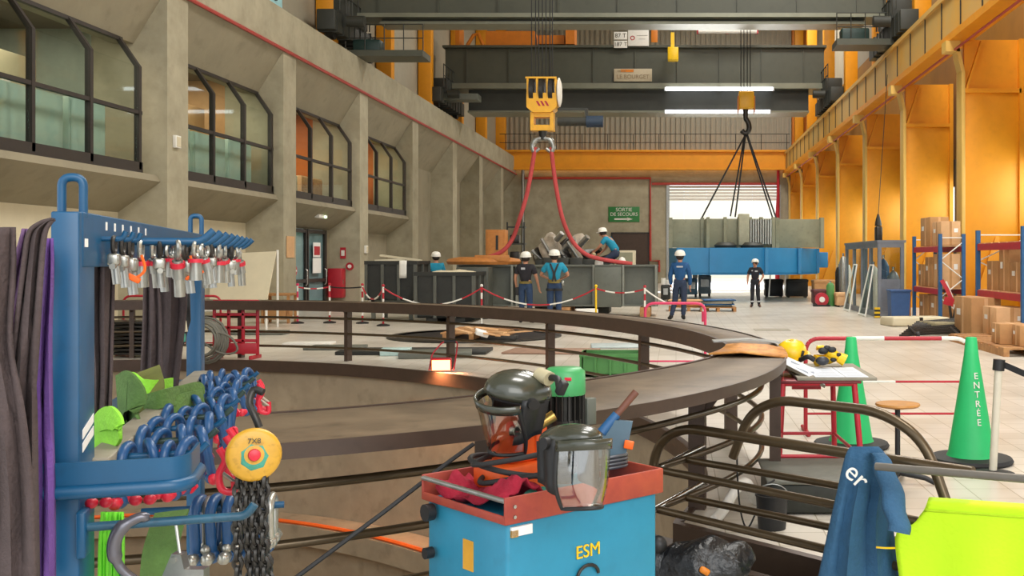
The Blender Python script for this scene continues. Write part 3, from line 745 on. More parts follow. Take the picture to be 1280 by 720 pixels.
for k in range(3): mb.prism([(c-.16+k*.12, D1-.31, z1+.32), (c-.1+k*.12, D1-.31, z1+.32), (c-.02+k*.12, D1-.31, z1+.18), (c-.08+k*.12, D1-.31, z1+.18)], (0, .012, 0))
mb.build('stripe_marking', redpaint, t)
MB().cyl((c, D1, z0), (c, D1, z0-.25), .13, .09).build('shank', darkst, t)
for s in (-1, 1):
    MB().tube(fillet([(c, D1, z0-.2), (c+s*.2, D1, z0-.22), (c+s*.32, D1, z0-.42), (c+s*.25, D1, z0-.62), (c+s*.1, D1, z0-.5)], .12), [.09, .09, .08, .07, .05], 8).build('hook', steel, t)
mb = MB().cyl(q1(697, 152), q1(737, 152), .13).b2(q1(697, 138, -.03), q1(733, 135, .03)).b2(q1(731, 146, -.05), q1(735, 136, .05)); mb.build('turning_arm', cranedk, t)
MB().cyl(q1(733, 152), q1(754, 152), .17, n=16).build('turning_motor', mat('dark_blue_motor', '#24364a', .45), t)
mb = MB()
for k, px in enumerate((664.5, 669.5, 673.5, 678, 682.5, 687.5, 690.5)): mb.cyl(q1(px, 100), q1(px, 100)+V((0, 0, 12.9)), .016, n=6)
mb.build('hoist_ropes', blackrub, t)
for pts, l in (([(669, 184), (664, 215), (658, 245), (650, 272), (639, 298), (626, 314), (606, 322), (580, 326)], 'red round sling running down to the orange wooden sheet'), ([(689, 184), (692, 212), (697, 245), (704, 276), (715, 302), (732, 318), (756, 325), (790, 330)], 'red round sling curving down to the kneeling worker')):
    tag(MB().tube(spline([q1(a, b, .0 if i < 4 else .25) for i, (a, b) in enumerate(pts)], 5), .062, 8).build('round_sling', slingred), l, 'sling', 'red slings on the big hook')

# ------------------------------------------------------------------ hook 2 and hanging load
D2 = 44.0
def q2(px, py, dy=0.): return P(px, py, D2)+V((0, dy, 0))
t = thing('hook_block', 'smaller yellow crane hook block above the blue hanging load', 'hook', q2(932, 170))
a, b = q2(923, 137), q2(942, 115)
MB().b2((a.x, D2-.3, a.z), (b.x, D2+.3, b.z), .06).build('housing', hookyel, t)
mb = MB()
for x in (a.x-.04, b.x): mb.b2((x, D2-.25, a.z-.15), (x+.05, D2+.25, b.z-.2))
mb.build('side_plate', craneor, t)
MB().cyl(q2(932, 137), q2(932, 150), .12, .09).build('shank', darkst, t)
MB().tube(fillet([q2(932, 148), q2(936, 154), q2(937, 162), q2(932, 168), q2(927, 163)], .3), .11, 8).build('hook', darkst, t)
mb = MB()
for x in (-.2, -.07, .07, .2): mb.cyl(q2(932, 116)+V((x, 0, 0)), q2(932, 116)+V((x, 0, 8)), .02, n=6)
mb.build('hoist_ropes', blackrub, t)
LZ = 42.0
lx = lambda px, d=LZ: (px-CX)*d/FP
zb, zt, zs = CH+(CY-342)*41/FP, CH+(CY-310)*41/FP, CH+(CY-272)*41.5/FP
t = thing('blue_platform', 'bright blue steel platform hanging from the crane over the floor', 'platform', (lx(930), LZ+2, zb))
plan = [(lx(836, 41), 41.6), (lx(848, 40), 40.3), (lx(958, 40), 40.0), (lx(1000, 41), 41.2), (lx(1022, 43), 43.0), (lx(1022, 43), 46), (lx(990, 47), 47.5), (lx(848, 47), 47.5), (lx(836, 44), 45.5)]
MB().prism([(x, y, zb) for x, y in plan], (0, 0, zt-zb-.08)).build('platform_body', loadblue, t)
mb = MB().prism([(x, y, zt-.08) for x, y in plan], (0, 0, .08)).prism([(x, y, zb-.04) for x, y in plan], (0, 0, .08)); mb.build('edge_flange', loadblue, t)
mb = MB()
for (x, y) in plan[1:5]: mb.b2((x-.06, y-.12, zb), (x+.06, y+.1, zt))
mb.b2((lx(885), 39.95, zb), (lx(885)+.05, 40.1, zt)); mb.build('stiffener', loadblue, t)
MB().b2((lx(1020, 43), 43.2, zb+.22), (lx(1036, 43), 44.6, zt-.15), .03).build('bracket_arm', loadblue, t)
t = thing('stator_segment', 'olive grey machine segment standing on the blue hanging platform', 'machine', (lx(930), 42.5, zt))
MB().b2((lx(880), 41.2, zt), (lx(966), 45.5, zs-.05), .05).build('core_body', statorm, t)
for px in (882, 903, 920, 934, 947, 962): MB().b2((lx(px), 40.95, zt), (lx(px+4), 41.25, zs)).build('rib', statorm, t)
MB().b2((lx(921), 40.75, zt+.1), (lx(934), 41.2, zs+.12), .03).build('end_plate', mat('pale_olive', '#a7a58d', .55), t)
mb = MB()
for k in range(9): mb.cyl((lx(936+k*3), 40.9, zt+.15), (lx(936+k*3), 40.9, zs-.1), .045, n=8)
mb.build('coil_bars', steel, t)
for px in (905, 938): MB().lathe([(.02, 0), (.4, 0), (.45, .1), (.3, .22), (.02, .22)], (lx(px), 40.7, zt), 18).build('coil_ring', cranedk, t)
for a, b, l in ((836, 880, 'near'), (968, 1028, 'far')):
    mb = MB().b2((lx(a), 41.6, zt+.02), (lx(b), 41.75, zs-.06), .01)
    mb.b2((lx(a), 41.5, zt), (lx(a)+.15, 41.9, zs)).b2((lx(b)-.15, 41.5, zt), (lx(b), 41.9, zs)); mb.build('wing_plate', statorm, t)
for i, (a, b, c, l) in enumerate(((932, 877, 273, 'black rope sling at the near end of the olive machine'), (931, 913, 270, 'first of two steep black slings over the olive machine'), (932, 919, 271, 'second of two steep black slings over the olive machine'), (933, 966, 273, 'black sling to the plate end of the olive machine'), (934, 972, 278, 'outermost black sling by the red wall pipe'))):
    tag(MB().cyl(q2(a, 168), P(b, c, 42.2), .035, n=6).build('rope_sling', blackrub), l, 'sling', 'black slings on the small hook')

# ------------------------------------------------------------------ grey box beam on the floor
D3 = 30.2
x0, x1 = P(572, 0, D3).x, P(822, 0, D3).x; zb, zt = P(0, 383, D3).z, P(0, 331, D3).z
t = thing('steel_beam', 'long grey-green fabricated steel beam lying on timbers behind the workers', 'beam', ((x0+x1)/2, D3+.6, zb))
MB().b2((x0, D3+.25, zb+.04), (x1, D3+.45, zt-.04)).build('web', steelload, t)
MB().b2((x0, D3, zt-.05), (x1, D3+1.4, zt)).b2((x0, D3, zb), (x1, D3+1.4, zb+.05)).build('flange', steelload, t)
MB().b2((P(743, 0, D3).x, D3-.12, zb-.02), (P(777, 0, D3).x, D3+.3, zt-.06), .02).build('box_section', steelload, t)
mb = MB()
for px in (572, 640, 646, 742, 779, 820): mb.b2((P(px, 0, D3).x-.03, D3-.02, zb), (P(px, 0, D3).x+.03, D3+1.3, zt))
mb.build('stiffener', mat('beam_edge', '#84867b', .45), t)
for px, l in ((590, 'timber bearer under the skip end of the steel beam'), (700, 'timber bearer under the middle of the steel beam'), (800, 'timber bearer under the doorway end of the steel beam')):
    tag(MB().b2((P(px, 0, D3).x, D3-.2, 0), (P(px, 0, D3).x+.3, D3+1.4, zb-.02), .01).build('timber_bearer', wood), l, 'timber', 'bearers')
for px, l in ((748, 'first white lamp cover on top of the steel beam'), (777, 'second white lamp cover on top of the steel beam')):
    tag(MB().lathe([(.13, 0), (.12, .1), (.07, .2), (.01, .23)], (P(px, 0, D3).x, D3+.25, zt), 14).build('lamp_cover', white), l, 'cover')
# wooden sheet, brown cupboard, junk pile behind the beam
t = thing('wood_sheet', 'orange wooden disc lying on red slings on the steel beam', 'wood', P(605, 322, D3+.6))
c = P(605, 321, D3+.7); MB().lathe([(.05, 0), (1.05, 0), (1.1, .08), (1.05, .16), (.7, .22), (.05, .22)], (c.x, c.y, zt+.01), 30).build('disc', woodor, t)
MB().b2((c.x-.1, c.y-.9, zt+.1), (c.x+.9, c.y-.95, zt+.28), .02).build('batten', woodor, t)
t = thing('cupboard', 'tall brown wooden cupboard behind the orange disc', 'cupboard', P(619, 324, 36))
a, b = P(607, 0, 36), P(631, 0, 36); MB().b2((a.x, 36, 0), (b.x, 36.7, P(0, 287, 36).z), .01).build('cupboard_body', woodor, t)
MB().b2((a.x+.06, 35.97, .1), (b.x-.06, 36, P(0, 289, 36).z), .01).build('door', woodor, t); MB().b2((P(620, 0, 36).x, 35.95, 2.0), (P(623, 0, 36).x, 35.97, 2.5)).build('slot', darkst, t)
t = thing('shelving', 'dark shelving with stacked parts beside the brown cupboard', 'shelf', P(645, 324, 37))
a, b = P(634, 0, 37), P(655, 0, 37); mb = MB()
for z in (.4, 1.0, 1.6, 2.2, 2.8): mb.b2((a.x, 37, z), (b.x, 37.6, z+.05))
for x in (a.x, b.x): mb.b2((x-.03, 37, 0), (x+.03, 37.05, 3))
mb.build('shelf_frame', cranedk, t)
for z in (1.05, 1.65, 2.25): MB().b2((a.x+.08, 37.1, z), (b.x-.2, 37.5, z+.3), .03).build('stored_part', darkst, t)
rnd = random.Random(3)
pile = [(690, 326, 13, 30, jute, 'tall plastic-wrapped machine part in the pile behind the beam'), (706, 326, 11, 24, darkst, 'dark lumpy machine part in the pile behind the beam'), (722, 326, 12, 26, jute, 'pale wrapped part bulging at the middle of the pile'), (738, 328, 13, 14, steel, 'low silvery part at the sign end of the pile'), (678, 328, 10, 16, darkst, 'low dark part at the sling end of the pile'), (756, 328, 10, 8, steel, 'small silvery part beside the kneeling worker')]
for px, py, w, h, m, l in pile:
    dd = 33+rnd.uniform(-.4, .4); s = dd/FP; c = P(px, py, dd); hh = h*s*1.15+c.z*0
    t = thing('machine_part', l, 'machine', (c.x, dd, 0), 'parts piled behind the beam')
    mb = MB().ball((c.x, dd, c.z+hh*.45), 1, (w*s, w*s*.8, hh*.62), 16, 10); mb.jitter(.22, 2.5, px); mb.build('wrapped_body', m, t)
    mb = MB().cyl((c.x-.2, dd, c.z+hh*.3), (c.x+.35, dd-.3, c.z+hh*1.0), .09).cyl((c.x+.1, dd-.2, c.z), (c.x-.3, dd-.3, c.z+hh*.8), .06); mb.build('pipe_stub', steel if m is not steel else darkst, t)
    MB().b2((c.x-w*s*.7, dd-.5, 0), (c.x+w*s*.7, dd+.5, c.z+.1), .03).build('stand', cranedk, t)
t = thing('white_panel_box', 'white open-fronted box below the escape sign', 'box', P(785, 330, 40))
a, b = P(768, 0, 40), P(794, 0, 40); z1 = P(0, 313, 40).z
MB().b2((a.x, 40, 0), (b.x, 40.8, z1), .02).build('box_body', cream, t); MB().b2((a.x+.06, 39.96, .2), (b.x-.1, 40, z1-.08)).build('front_panel', statorm, t)
# ------------------------------------------------------------------ people
def skinned(name, verts, edges, rad, m, parent=None, sub=1, root=0):
    me = bpy.data.meshes.new(name); me.from_pydata([tuple(v) for v in verts], edges, [])
    o = bpy.data.objects.new(name, me); COL.objects.link(o)
    md = o.modifiers.new('skin', 'SKIN'); md.use_smooth_shade = True; md.branch_smoothing = .4
    sv = me.skin_vertices[0].data if me.skin_vertices else None
    if sv is None:
        bpy.context.view_layer.objects.active = o
    for i, r in enumerate(rad): sv[i].radius = r if isinstance(r, tuple) else (r, r)
    for i in range(len(rad)): sv[i].use_root = (i == root)
    if sub:
        s = o.modifiers.new('sub', 'SUBSURF'); s.levels = sub; s.render_levels = sub
    dg = bpy.context.evaluated_depsgraph_get(); m2 = bpy.data.meshes.new_from_object(o.evaluated_get(dg))
    m2.name = name; m2.materials.clear(); m2.materials.append(m); m2.shade_smooth()
    o.modifiers.clear(); o.data = m2
    if parent: o.parent = parent
    return o
def mkskin(name, verts, edges, rad, m, parent=None, sub=1, root=0):
    bm = bmesh.new(); lay = bm.verts.layers.skin.verify()
    vs = [bm.verts.new(v) for v in verts]
    for i, v in enumerate(vs):
        r = rad[i]; v[lay].radius = r if isinstance(r, tuple) else (r, r); v[lay].use_root = (i == root)
    for a, b in edges: bm.edges.new((vs[a], vs[b]))
    me = bpy.data.meshes.new(name+'_s'); bm.to_mesh(me); bm.free()
    o = bpy.data.objects.new(name, me); COL.objects.link(o)
    md = o.modifiers.new('skin', 'SKIN'); md.use_smooth_shade = True
    if sub:
        s = o.modifiers.new('sub', 'SUBSURF'); s.levels = sub; s.render_levels = sub
    dg = bpy.context.evaluated_depsgraph_get(); m2 = bpy.data.meshes.new_from_object(o.evaluated_get(dg))
    m2.name = name; m2.materials.clear(); m2.materials.append(m); m2.shade_smooth()
    o.modifiers.clear(); o.data = m2
    if parent: o.parent = parent
    return o
STAND = dict(pelvis=(0, 0, .95), waist=(0, 0, 1.1), chest=(0, 0, 1.3), neckb=(0, 0, 1.44), neck=(0, .01, 1.51), head=(0, .02, 1.6), crown=(0, .01, 1.68),
             shL=(-.18, 0, 1.4), elL=(-.23, .0, 1.13), wrL=(-.24, .07, .88), shR=(.18, 0, 1.4), elR=(.23, 0, 1.13), wrR=(.24, .07, .88),
             hiL=(-.09, 0, .92), knL=(-.1, .02, .5), anL=(-.11, -.02, .1), toL=(-.13, .14, .045), hiR=(.09, 0, .92), knR=(.1, .02, .5), anR=(.11, -.02, .1), toR=(.13, .14, .045))
def person(label, loc, rz, scale, pose, shirt, legs, sleeve, helmet, boots, extra=None, shirtname='shirt'):
    J = {k: V(v) for k, v in STAND.items()}
    for k, v in pose.items(): J[k] = V(v)
    vs, es, rs, ix = [], [], [], {}
    def add(k, p, r, par=None):
        ix[k] = len(vs); vs.append(V(p)); rs.append(r)
        if par: es.append((ix[par], ix[k]))
    add('pelvis', J['pelvis'], .125); add('waist', J['waist'], .115, 'pelvis'); add('chest', J['chest'], .13, 'waist'); add('neckb', J['neckb'], .075, 'chest')
    add('neck', J['neck'], .055, 'neckb'); add('head', J['head'], .095, 'neck'); add('crown', J['crown'], .075, 'head')
    fw = (J['head']-J['neck']); up = (J['crown']-J['head']).normalized()
    f = V(pose.get('look', (0, 1, 0))).normalized(); f = (f-up*f.dot(up)).normalized(); sd = f.cross(up)
    add('nose', J['head']+f*.112-up*.005, .016, 'head')
    add('chin', J['head']+f*.06-up*.075, .035, 'head')
    for s in 'LR':
        g = -1 if s == 'L' else 1
        add('ear'+s, J['head']+sd*.1*g, .02, 'head')
        add('sh'+s, J['sh'+s], .062, 'chest' ); add('el'+s, J['el'+s], .043, 'sh'+s); add('wr'+s, J['wr'+s], .029, 'el'+s)
        d = (J['wr'+s]-J['el'+s]).normalized(); pl = J['wr'+s]+d*.075; add('palm'+s, pl, .034, 'wr'+s)
        a = V(pose.get('palm'+s, (0, 1, 0))); a = (a-d*a.dot(d)).normalized(); n = d.cross(a)
        for i in range(4):
            b = pl+a*(.03-.02*i)+d*.03; L = (.062, .072, .066, .05)[i]
            add('f%s%d' % (s, i), b, .0105, 'palm'+s); add('g%s%d' % (s, i), b+d*L*.6+n*.008*g, .009, 'f%s%d' % (s, i)); add('h%s%d' % (s, i), b+d*L+n*.03*g, .007, 'g%s%d' % (s, i))
        add('t'+s, J['wr'+s]+d*.04+a*.038, .012, 'palm'+s); add('u'+s, J['wr'+s]+d*.085+a*.058, .009, 't'+s)
        add('hi'+s, J['hi'+s], .095, 'pelvis'); add('kn'+s, J['kn'+s], .06, 'hi'+s); add('an'+s, J['an'+s], .04, 'kn'+s); add('to'+s, J['to'+s], .035, 'an'+s)
    body = mkskin('person', vs, es, rs, skin)
    def wear(name, keys, ee, m, grow, sub=1, ext=None, root=0):
        p = [J[k] if k in J else vs[ix[k]] for k in keys]; r = [rs[ix[k]]+grow for k in keys]
        if ext:
            for k, q, rr, par in ext: keys = keys+[k]; p.append(q); r.append(rr); ee = ee+[(par, k)]
        return mkskin(name, p, [(keys.index(a), keys.index(b)) for a, b in ee], r, m, body, sub, root)
    ar = [('chest', 'shL'), ('chest', 'shR')]
    if sleeve == 'long':
        sh = wear(shirtname, ['chest', 'waist', 'pelvis', 'neckb', 'shL', 'elL', 'wrL', 'shR', 'elR', 'wrR'], [('chest', 'waist'), ('waist', 'pelvis'), ('chest', 'neckb'), ('shL', 'elL'), ('elL', 'wrL'), ('shR', 'elR'), ('elR', 'wrR')]+ar, shirt, .022)
    else:
        mid = [('m'+s, J['sh'+s].lerp(J['el'+s], .75), .075, 'sh'+s) for s in 'LR']
        sh = wear(shirtname, ['chest', 'waist', 'pelvis', 'neckb', 'shL', 'shR'], [('chest', 'waist'), ('waist', 'pelvis'), ('chest', 'neckb')]+ar, shirt, .022, ext=mid)
    tr = wear('trousers', ['pelvis', 'hiL', 'knL', 'anL', 'hiR', 'knR', 'anR', 'waist'], [('pelvis', 'waist'), ('pelvis', 'hiL'), ('hiL', 'knL'), ('knL', 'anL'), ('pelvis', 'hiR'), ('hiR', 'knR'), ('knR', 'anR')], legs, .02)
    for s in 'LR':
        hl = J['an'+s]-(J['to'+s]-J['an'+s])*.25; hl.z = min(J['an'+s].z, J['to'+s].z) if abs(J['an'+s].z-J['to'+s].z) < .1 else hl.z
        mkskin('boot', [J['an'+s]+V((0, 0, .06)), J['an'+s]+V((0, 0, -.03)), J['to'+s].lerp(J['an'+s], .4)+V((0, 0, -.005)), J['to'+s]], [(0, 1), (1, 2), (2, 3)], [.062, .06, .05, .044], boots, body)
    # belt
    rot = up.to_track_quat('Z', 'Y').to_matrix()
    Z = V((0, 0, 1)); hm = MB()
    B = Matrix((sd, f, up)).transposed()
    c = J['head']+up*.055
    hm.lathe([(.128, 0), (.13, .02), (.124, .06), (.1, .1), (.06, .122), (.01, .13)], c, 20, B, cap=False)
    hm.lathe([(.118, .0), (.14, -.004), (.14, .004), (.128, .012)], c, 20, B, cap=False)
    hm.prism([c+sd*-.09+f*.1, c+sd*.09+f*.1, c+sd*.06+f*.175-up*.012, c-sd*.06+f*.175-up*.012], up*.008)
    hm.build('helmet', helmet, body, world=False, solid=.006)
    hr = MB(); hr.ball(J['head']+up*.02-f*.015, .105, (1, 1, .95), 14, 8, B); hr.build('hair', mat('dark_hair', '#2a211b', .8) if 'dark_hair' not in MATS else MATS['dark_hair'], body, world=False)
    for g in (-1, 1):
        MB().ball(J['head']+f*.092+sd*.034*g+up*.02, .011, u=8, v=6).build('eye', black, body, world=False)
    MB().ball(J['head']+f*.093-up*.045, .02, (1, .4, .3), 8, 6, B).build('mouth', MATS['red_cloth'], body, world=False)
    if extra: extra(body, J)
    body.location = loc; body.rotation_euler = (0, 0, rz); body.scale = (scale,)*3
    return tag(body, label, 'person')
def belt(m, h=.03):
    def f(body, J):
        c = J['pelvis'].lerp(J['waist'], .45); MB().lathe([(.152, -h), (.158, -h), (.158, h), (.152, h)], c, 24, cap=False).build('belt', m, body, world=False)
    return f
olive = mat('olive_belt', '#7a6a30', .7); wtx = mat('pale_print', '#b9bcc0', .7)
def ex1(body, J):
    belt(olive)(body, J); MB().box((-.2, .0, .8), (.09, .14, .2), bev=.02).build('tool_pouch', blackrub, body, world=False)
    MB().box((-.02, -.155, 1.36), (.1, .01, .05)).build('back_print', wtx, body, world=False)
person('person in black t-shirt and jeans wearing a white helmet, standing by the steel beam', P(657, 325, 27.0)+V((0, 0, -CH)), R(-8), 1.05,
       dict(elL=(-.26, -.02, 1.14), wrL=(-.25, .06, .9), elR=(.27, .02, 1.14), wrR=(.3, .12, .9), anL=(-.12, .05, .1), toL=(-.2, .2, .045), anR=(.13, -.08, .1), toR=(.2, .08, .045)), tshirtbk, jeans, 'short', helwhite, black, ex1)
def ex2(body, J):
    belt(olive, .04)(body, J)
    for g in (-1, 1):
        MB().band(spline([(g*.12, .16, 1.2), (g*.13, .14, 1.38), (g*.115, 0, 1.475), (g*.07, -.13, 1.38), (g*.01, -.16, 1.2), (g*.04, -.155, 1.02)], 5), V((.045, 0, 0)), .01).build('harness_strap', blackrub, body, world=False)
        MB().lathe([(.098, -.03), (.112, -.03), (.112, .03), (.098, .03)], J['hi'+'LR'[g > 0]]-V((0, 0, .1)), 16, cap=False).build('leg_strap', blackrub, body, world=False)
    MB().box((.2, -.02, .98), (.06, .1, .12), bev=.02).build('buckle', zinc, body, world=False)
person('person in teal t-shirt with black harness straps and white helmet, seen from behind', P(693, 325, 26.8)+V((0, 0, -CH)), R(4), 1.08,
       dict(elL=(-.33, .05, 1.17), wrL=(-.2, .25, 1.1), elR=(.33, .05, 1.17), wrR=(.2, .25, 1.1)), teal, jeans, 'short', helwhite, black, ex2)
def ex3(body, J):
    MB().ball(J['wrL']+V((.0, .04, -.1)), .06, u=10, v=8).build('glove', mat('pale_glove', '#c8b28c', .8), body, world=False)
zt3 = CH+(CY-331)*30.2/FP
person('person in teal t-shirt and white helmet kneeling on top of the steel beam', (P(765, 0, 30.4).x, 30.75, zt3), R(78), 1.02,
       dict(pelvis=(0, -.12, .33), waist=(0, -.05, .5), chest=(0, .12, .68), neckb=(0, .2, .78), neck=(0, .24, .83), head=(0, .3, .9), crown=(0, .31, .98), look=(0, 1, -.5),
            shL=(-.18, .17, .74), elL=(-.24, .32, .53), wrL=(-.16, .48, .4), shR=(.18, .17, .74), elR=(.24, .26, .5), wrR=(.17, .42, .33),
            hiL=(-.1, -.1, .3), knL=(-.14, .28, .12), anL=(-.13, -.14, .08), toL=(-.13, -.28, .05), hiR=(.1, -.1, .3), knR=(.14, .26, .12), anR=(.13, -.16, .08), toR=(.13, -.3, .05)), teal, navy, 'short', helwhite, black, ex3)
def ex4(body, J):
    MB().box((0, -.165, 1.36), (.16, .008, .04)).build('back_print', wtx, body, world=False)
person('person in dark blue work suit and white helmet walking towards the blue platform', P(850, 325, 28.4)+V((0, 0, -CH)), R(-3), 1.08,
       dict(elL=(-.25, .0, 1.13), wrL=(-.23, .1, .9), elR=(.25, -.02, 1.13), wrR=(.25, .05, .88), knL=(-.13, .1, .5), anL=(-.22, -.03, .1), toL=(-.3, .12, .045), anR=(.08, .0, .1), toR=(.1, .16, .045)), bluejk, navy, 'long', helwhite, black, ex4, 'work_jacket')
def ex5(body, J):
    for s in 'LR': MB().lathe([(.075, -.025), (.08, -.025), (.08, .025), (.075, .025)], J['an'+s]+V((0, 0, .13)), 14, cap=False).build('reflective_band', wtx, body, world=False)
    MB().box((-.05, .16, 1.33), (.1, .012, .05)).build('chest_print', wtx, body, world=False); MB().box((.1, .15, 1.35), (.05, .012, .04)).build('chest_print', wtx, body, world=False)
blkw = mat('black_workwear', '#22242b', .85, bump=.3)
person('person in black workwear and pale cap standing under the blue platform', P(944, 325, 36.0)+V((0, 0, -CH)), R(172), .95,
       dict(elL=(-.3, -.05, 1.15), wrL=(-.2, .06, .98), elR=(.27, 0, 1.13), wrR=(.27, .08, .9), anL=(-.14, 0, .1), toL=(-.2, .14, .045), anR=(.12, -.02, .1), toR=(.16, .13, .045), look=(.3, 1, 0)), blkw, blkw, 'short', helwhite, black, ex5)
person('person with white helmet mostly hidden behind the black skips', (P(545, 0, 31.5).x, 31.5, 0), R(20), 1.07, {}, teal, jeans, 'long', helwhite, black)

# ------------------------------------------------------------------ oval railing round the pit
rt = thing('pit_railing', 'brown oval railing with wide shelf top around the pit', 'railing', (EX, EY, 0))
RH = CH-.68
rp = [(ring(R(k*2)), ringn(R(k*2)), V((0, 0, 1))) for k in range(180)]
def wid(th):
    d = (math.degrees(th)+540) % 360-180
    a = max(0, min(1, (d-13)/32)) if d > 0 else max(0, min(1, (-d-60)/30)); a = a*a*(3-2*a)
    return .85-.48*a
def poff(th): return -(wid(th)-.25)
prof_top = [(0, RH-.05), (0, RH-.005), (-.02, RH), (-.83, RH), (-.85, RH-.01), (-.85, RH-.03), (-.03, RH-.045)]
def ringsweep(name, fp, m):
    mb = MB(); rings = []
    for k in range(180):
        p, n, z = rp[k]; rings.append([mb.bm.verts.new(p+n*a+z*b) for a, b in fp(wid(R(k*2)))])
    for i in range(180):
        A, B = rings[i], rings[(i+1) % 180]
        for j in range(len(A)): mb._f([A[j], A[(j+1) % len(A)], B[(j+1) % len(A)], B[j]])
    return mb.build(name, m, rt)
ringsweep('shelf_top', lambda w: [(0, RH-.05), (0, RH-.005), (-.02, RH), (-w+.02, RH), (-w, RH-.01), (-w, RH-.03), (-.03, RH-.045)], shelfm)
mb = MB().sweep(rp, [(.012, RH-.055), (.012, RH+.006), (0, RH+.006), (0, RH-.055)], True); mb.build('outer_lip', brownst, rt)
ringsweep('inner_fascia', lambda w: [(-w, RH-.1-.05*(w < .6)), (-w, RH+.004), (-w-.025, RH+.004), (-w-.025, RH-.1-.05*(w < .6))], brownst)
for z in (.69, .445, .21):
    MB().tube([ring(R(k*1.8), poff(R(k*1.8)))+V((0, 0, z)) for k in range(200)], .021, 8, True).build('mid_rail', tubem, rt)
def th_for(px, far=True, off=PO):
    best = None
    for k in range(3600):
        p = ring(R(k*.1), off)
        if p.y < 1.5: continue
        q = CX+FP*p.x/p.y; isfar = p.y > 9.0
        if isfar != far: continue
        if best is None or abs(q-px) < best[0]: best = (abs(q-px), k*.1)
    return best[1]
angs = [th_for(px) for px in (845, 752, 647, 532, 412, 287, 160, 20)]+[29.0, 4, 343, 325, 300]
for a in angs:
    p = ring(R(a), poff(R(a)) if a != 29.0 else PO); n = ringn(R(a)); T = V((-n.y, n.x, 0))
    # plate post set radially with a triangular gusset to the outside
    mb = MB(); w = .045
    mb.prism([p-T*.035-n*.02, p+T*.035-n*.02, p+T*.035+n*.09, p-T*.035+n*.09], V((0, 0, RH-.05)))
    po = mb.build('post', brownst, rt)
    mb = MB().prism([p-T*.012+n*.09+V((0, 0, RH-.05)), p-T*.012+n*min(.36, wid(R(a))-.3)+V((0, 0, RH-.05)), p-T*.012+n*.09+V((0, 0, RH-.36))], T*.024)
    mb.prism([p-T*.012-n*.02+V((0, 0, RH-.05)), p-T*.012-n*.22+V((0, 0, RH-.05)), p-T*.012-n*.02+V((0, 0, RH-.2))], T*.024)
    mb.build('gusset', brownst, po)
p = ring(R(35.5), -.06); n = ringn(R(35.5)); T = V((-n.y, n.x, 0))
MB().prism([p-T*.035-n*.05, p+T*.035-n*.05, p+T*.035+n*.03, p-T*.035+n*.03], V((0, 0, RH-.05))).build('post', brownst, rt)
# plywood patch covering the shelf near the red stool
mb = MB(); a0, a1 = 34, 42
rows = []
for k in range(13):
    a = R(a0+(a1-a0)*k/12); n = ringn(a); p = ring(a)
    rows.append([p+n*(.02)+V((0, 0, RH+.002)), p-n*.1+V((0, 0, RH+.014+.02*sin(k*.9))), p-n*.3+V((0, 0, RH+.02+.02*sin(k*.7+1))), p-n*(wid(a)+.03)+V((0, 0, RH+.02))])
mb.grid(rows)
tag(mb.build('plywood_sheet', ply, solid=.012), 'worn orange-brown plywood sheet bent over the railing shelf by the red stool', 'plywood')
a = R(44); p = ring(a); n = ringn(a)
t = thing('grey_clip', 'grey metal strip lying across the railing shelf beside the plywood', 'strip', p-n*.4+V((0, 0, RH+.01)))
MB().band([p-n*.5+V((0, 0, RH+.03)), p-n*.2+V((0, 0, RH+.045)), p+n*.03+V((0, 0, RH+.02))], V((-n.y, n.x, 0))*.16, .012).build('strip_body', steel, t)
# heat lamp on the kerb
d = 15.6; c = P(554, 456, d); c.z = 0.0
a = th_for(546); c = ring(R(a), PO+.09)
t = thing('heat_lamp', 'small glowing orange-red floodlight standing at the edge of the pit', 'lamp', (c.x, c.y, .012))
s = 1.0
MB().box((c.x, c.y, .12), (.3, .09, .19), (R(12), 0, R(8)), .02).build('lamp_housing', redpaint, t)
MB().box((c.x+.008, c.y-.05, .11), (.26, .012, .15), (R(12), 0, R(8))).build('glowing_panel', lampred, t)
MB().tube(fillet([(c.x-.18, c.y, .03), (c.x-.16, c.y+.1, .26), (c.x-.02, c.y+.2, .44), (c.x+.2, c.y+.2, .44), (c.x+.2, c.y+.1, .26), (c.x+.18, c.y, .03)], .06), .011, 8).build('handle_frame', redpaint, t)
MB().cyl((c.x+.0, c.y+.2, .44), (c.x+.17, c.y+.2, .44), .024).build('grip', black, t)
hl = bpy.data.lights.new('heat_lamp_light', 'SPOT'); hl.energy = 260; hl.color = (1, .42, .18); hl.spot_size = R(150); hl.spot_blend = .8; hl.shadow_soft_size = .1
ho = bpy.data.objects.new('heat_lamp_light', hl); COL.objects.link(ho); ho.location = (c.x, c.y-.2, .16); ho.rotation_euler = (R(-12), 0, 0)
# ------------------------------------------------------------------ tube guards at the stair slot
def guard(name, label, A, B, zt, zl, r, drop0, drop1, kids=(), openend=False):
    t = thing(name, label, 'handrail', ((A.x+B.x)/2, (A.y+B.y)/2, 0))
    dr = (B-A).normalized()
    pts = [A+V((0, 0, drop0))-dr*.12, A+V((0, 0, zt-.1)), A+dr*.2+V((0, 0, zt)), B-dr*.25+V((0, 0, zt)), B+V((0, 0, zt-.12)), B+dr*.3+V((0, 0, drop1))]
    if openend: pts = pts[:3]+[B+V((0, 0, zt))]
    MB().tube(fillet(pts, .2, 7), r, 12).build('top_rail', tubem, t)
    for z in zl: MB().cyl(A+V((0, 0, z))-dr*.06, B+V((0, 0, z))-dr*.1, r*.8, n=10).build('lower_rail', tubem, t)
    if openend: MB().cyl(A.lerp(B, .72)+V((0, 0, -.02)), A.lerp(B, .72)+V((0, 0, zt)), r*.9, n=10).build('upright', tubem, t)
    return t
A1, B1 = V((-.16, 6.06, 0)), V((1.45, 4.49, 0))
A1 = V((-.1, 6.0, 0))
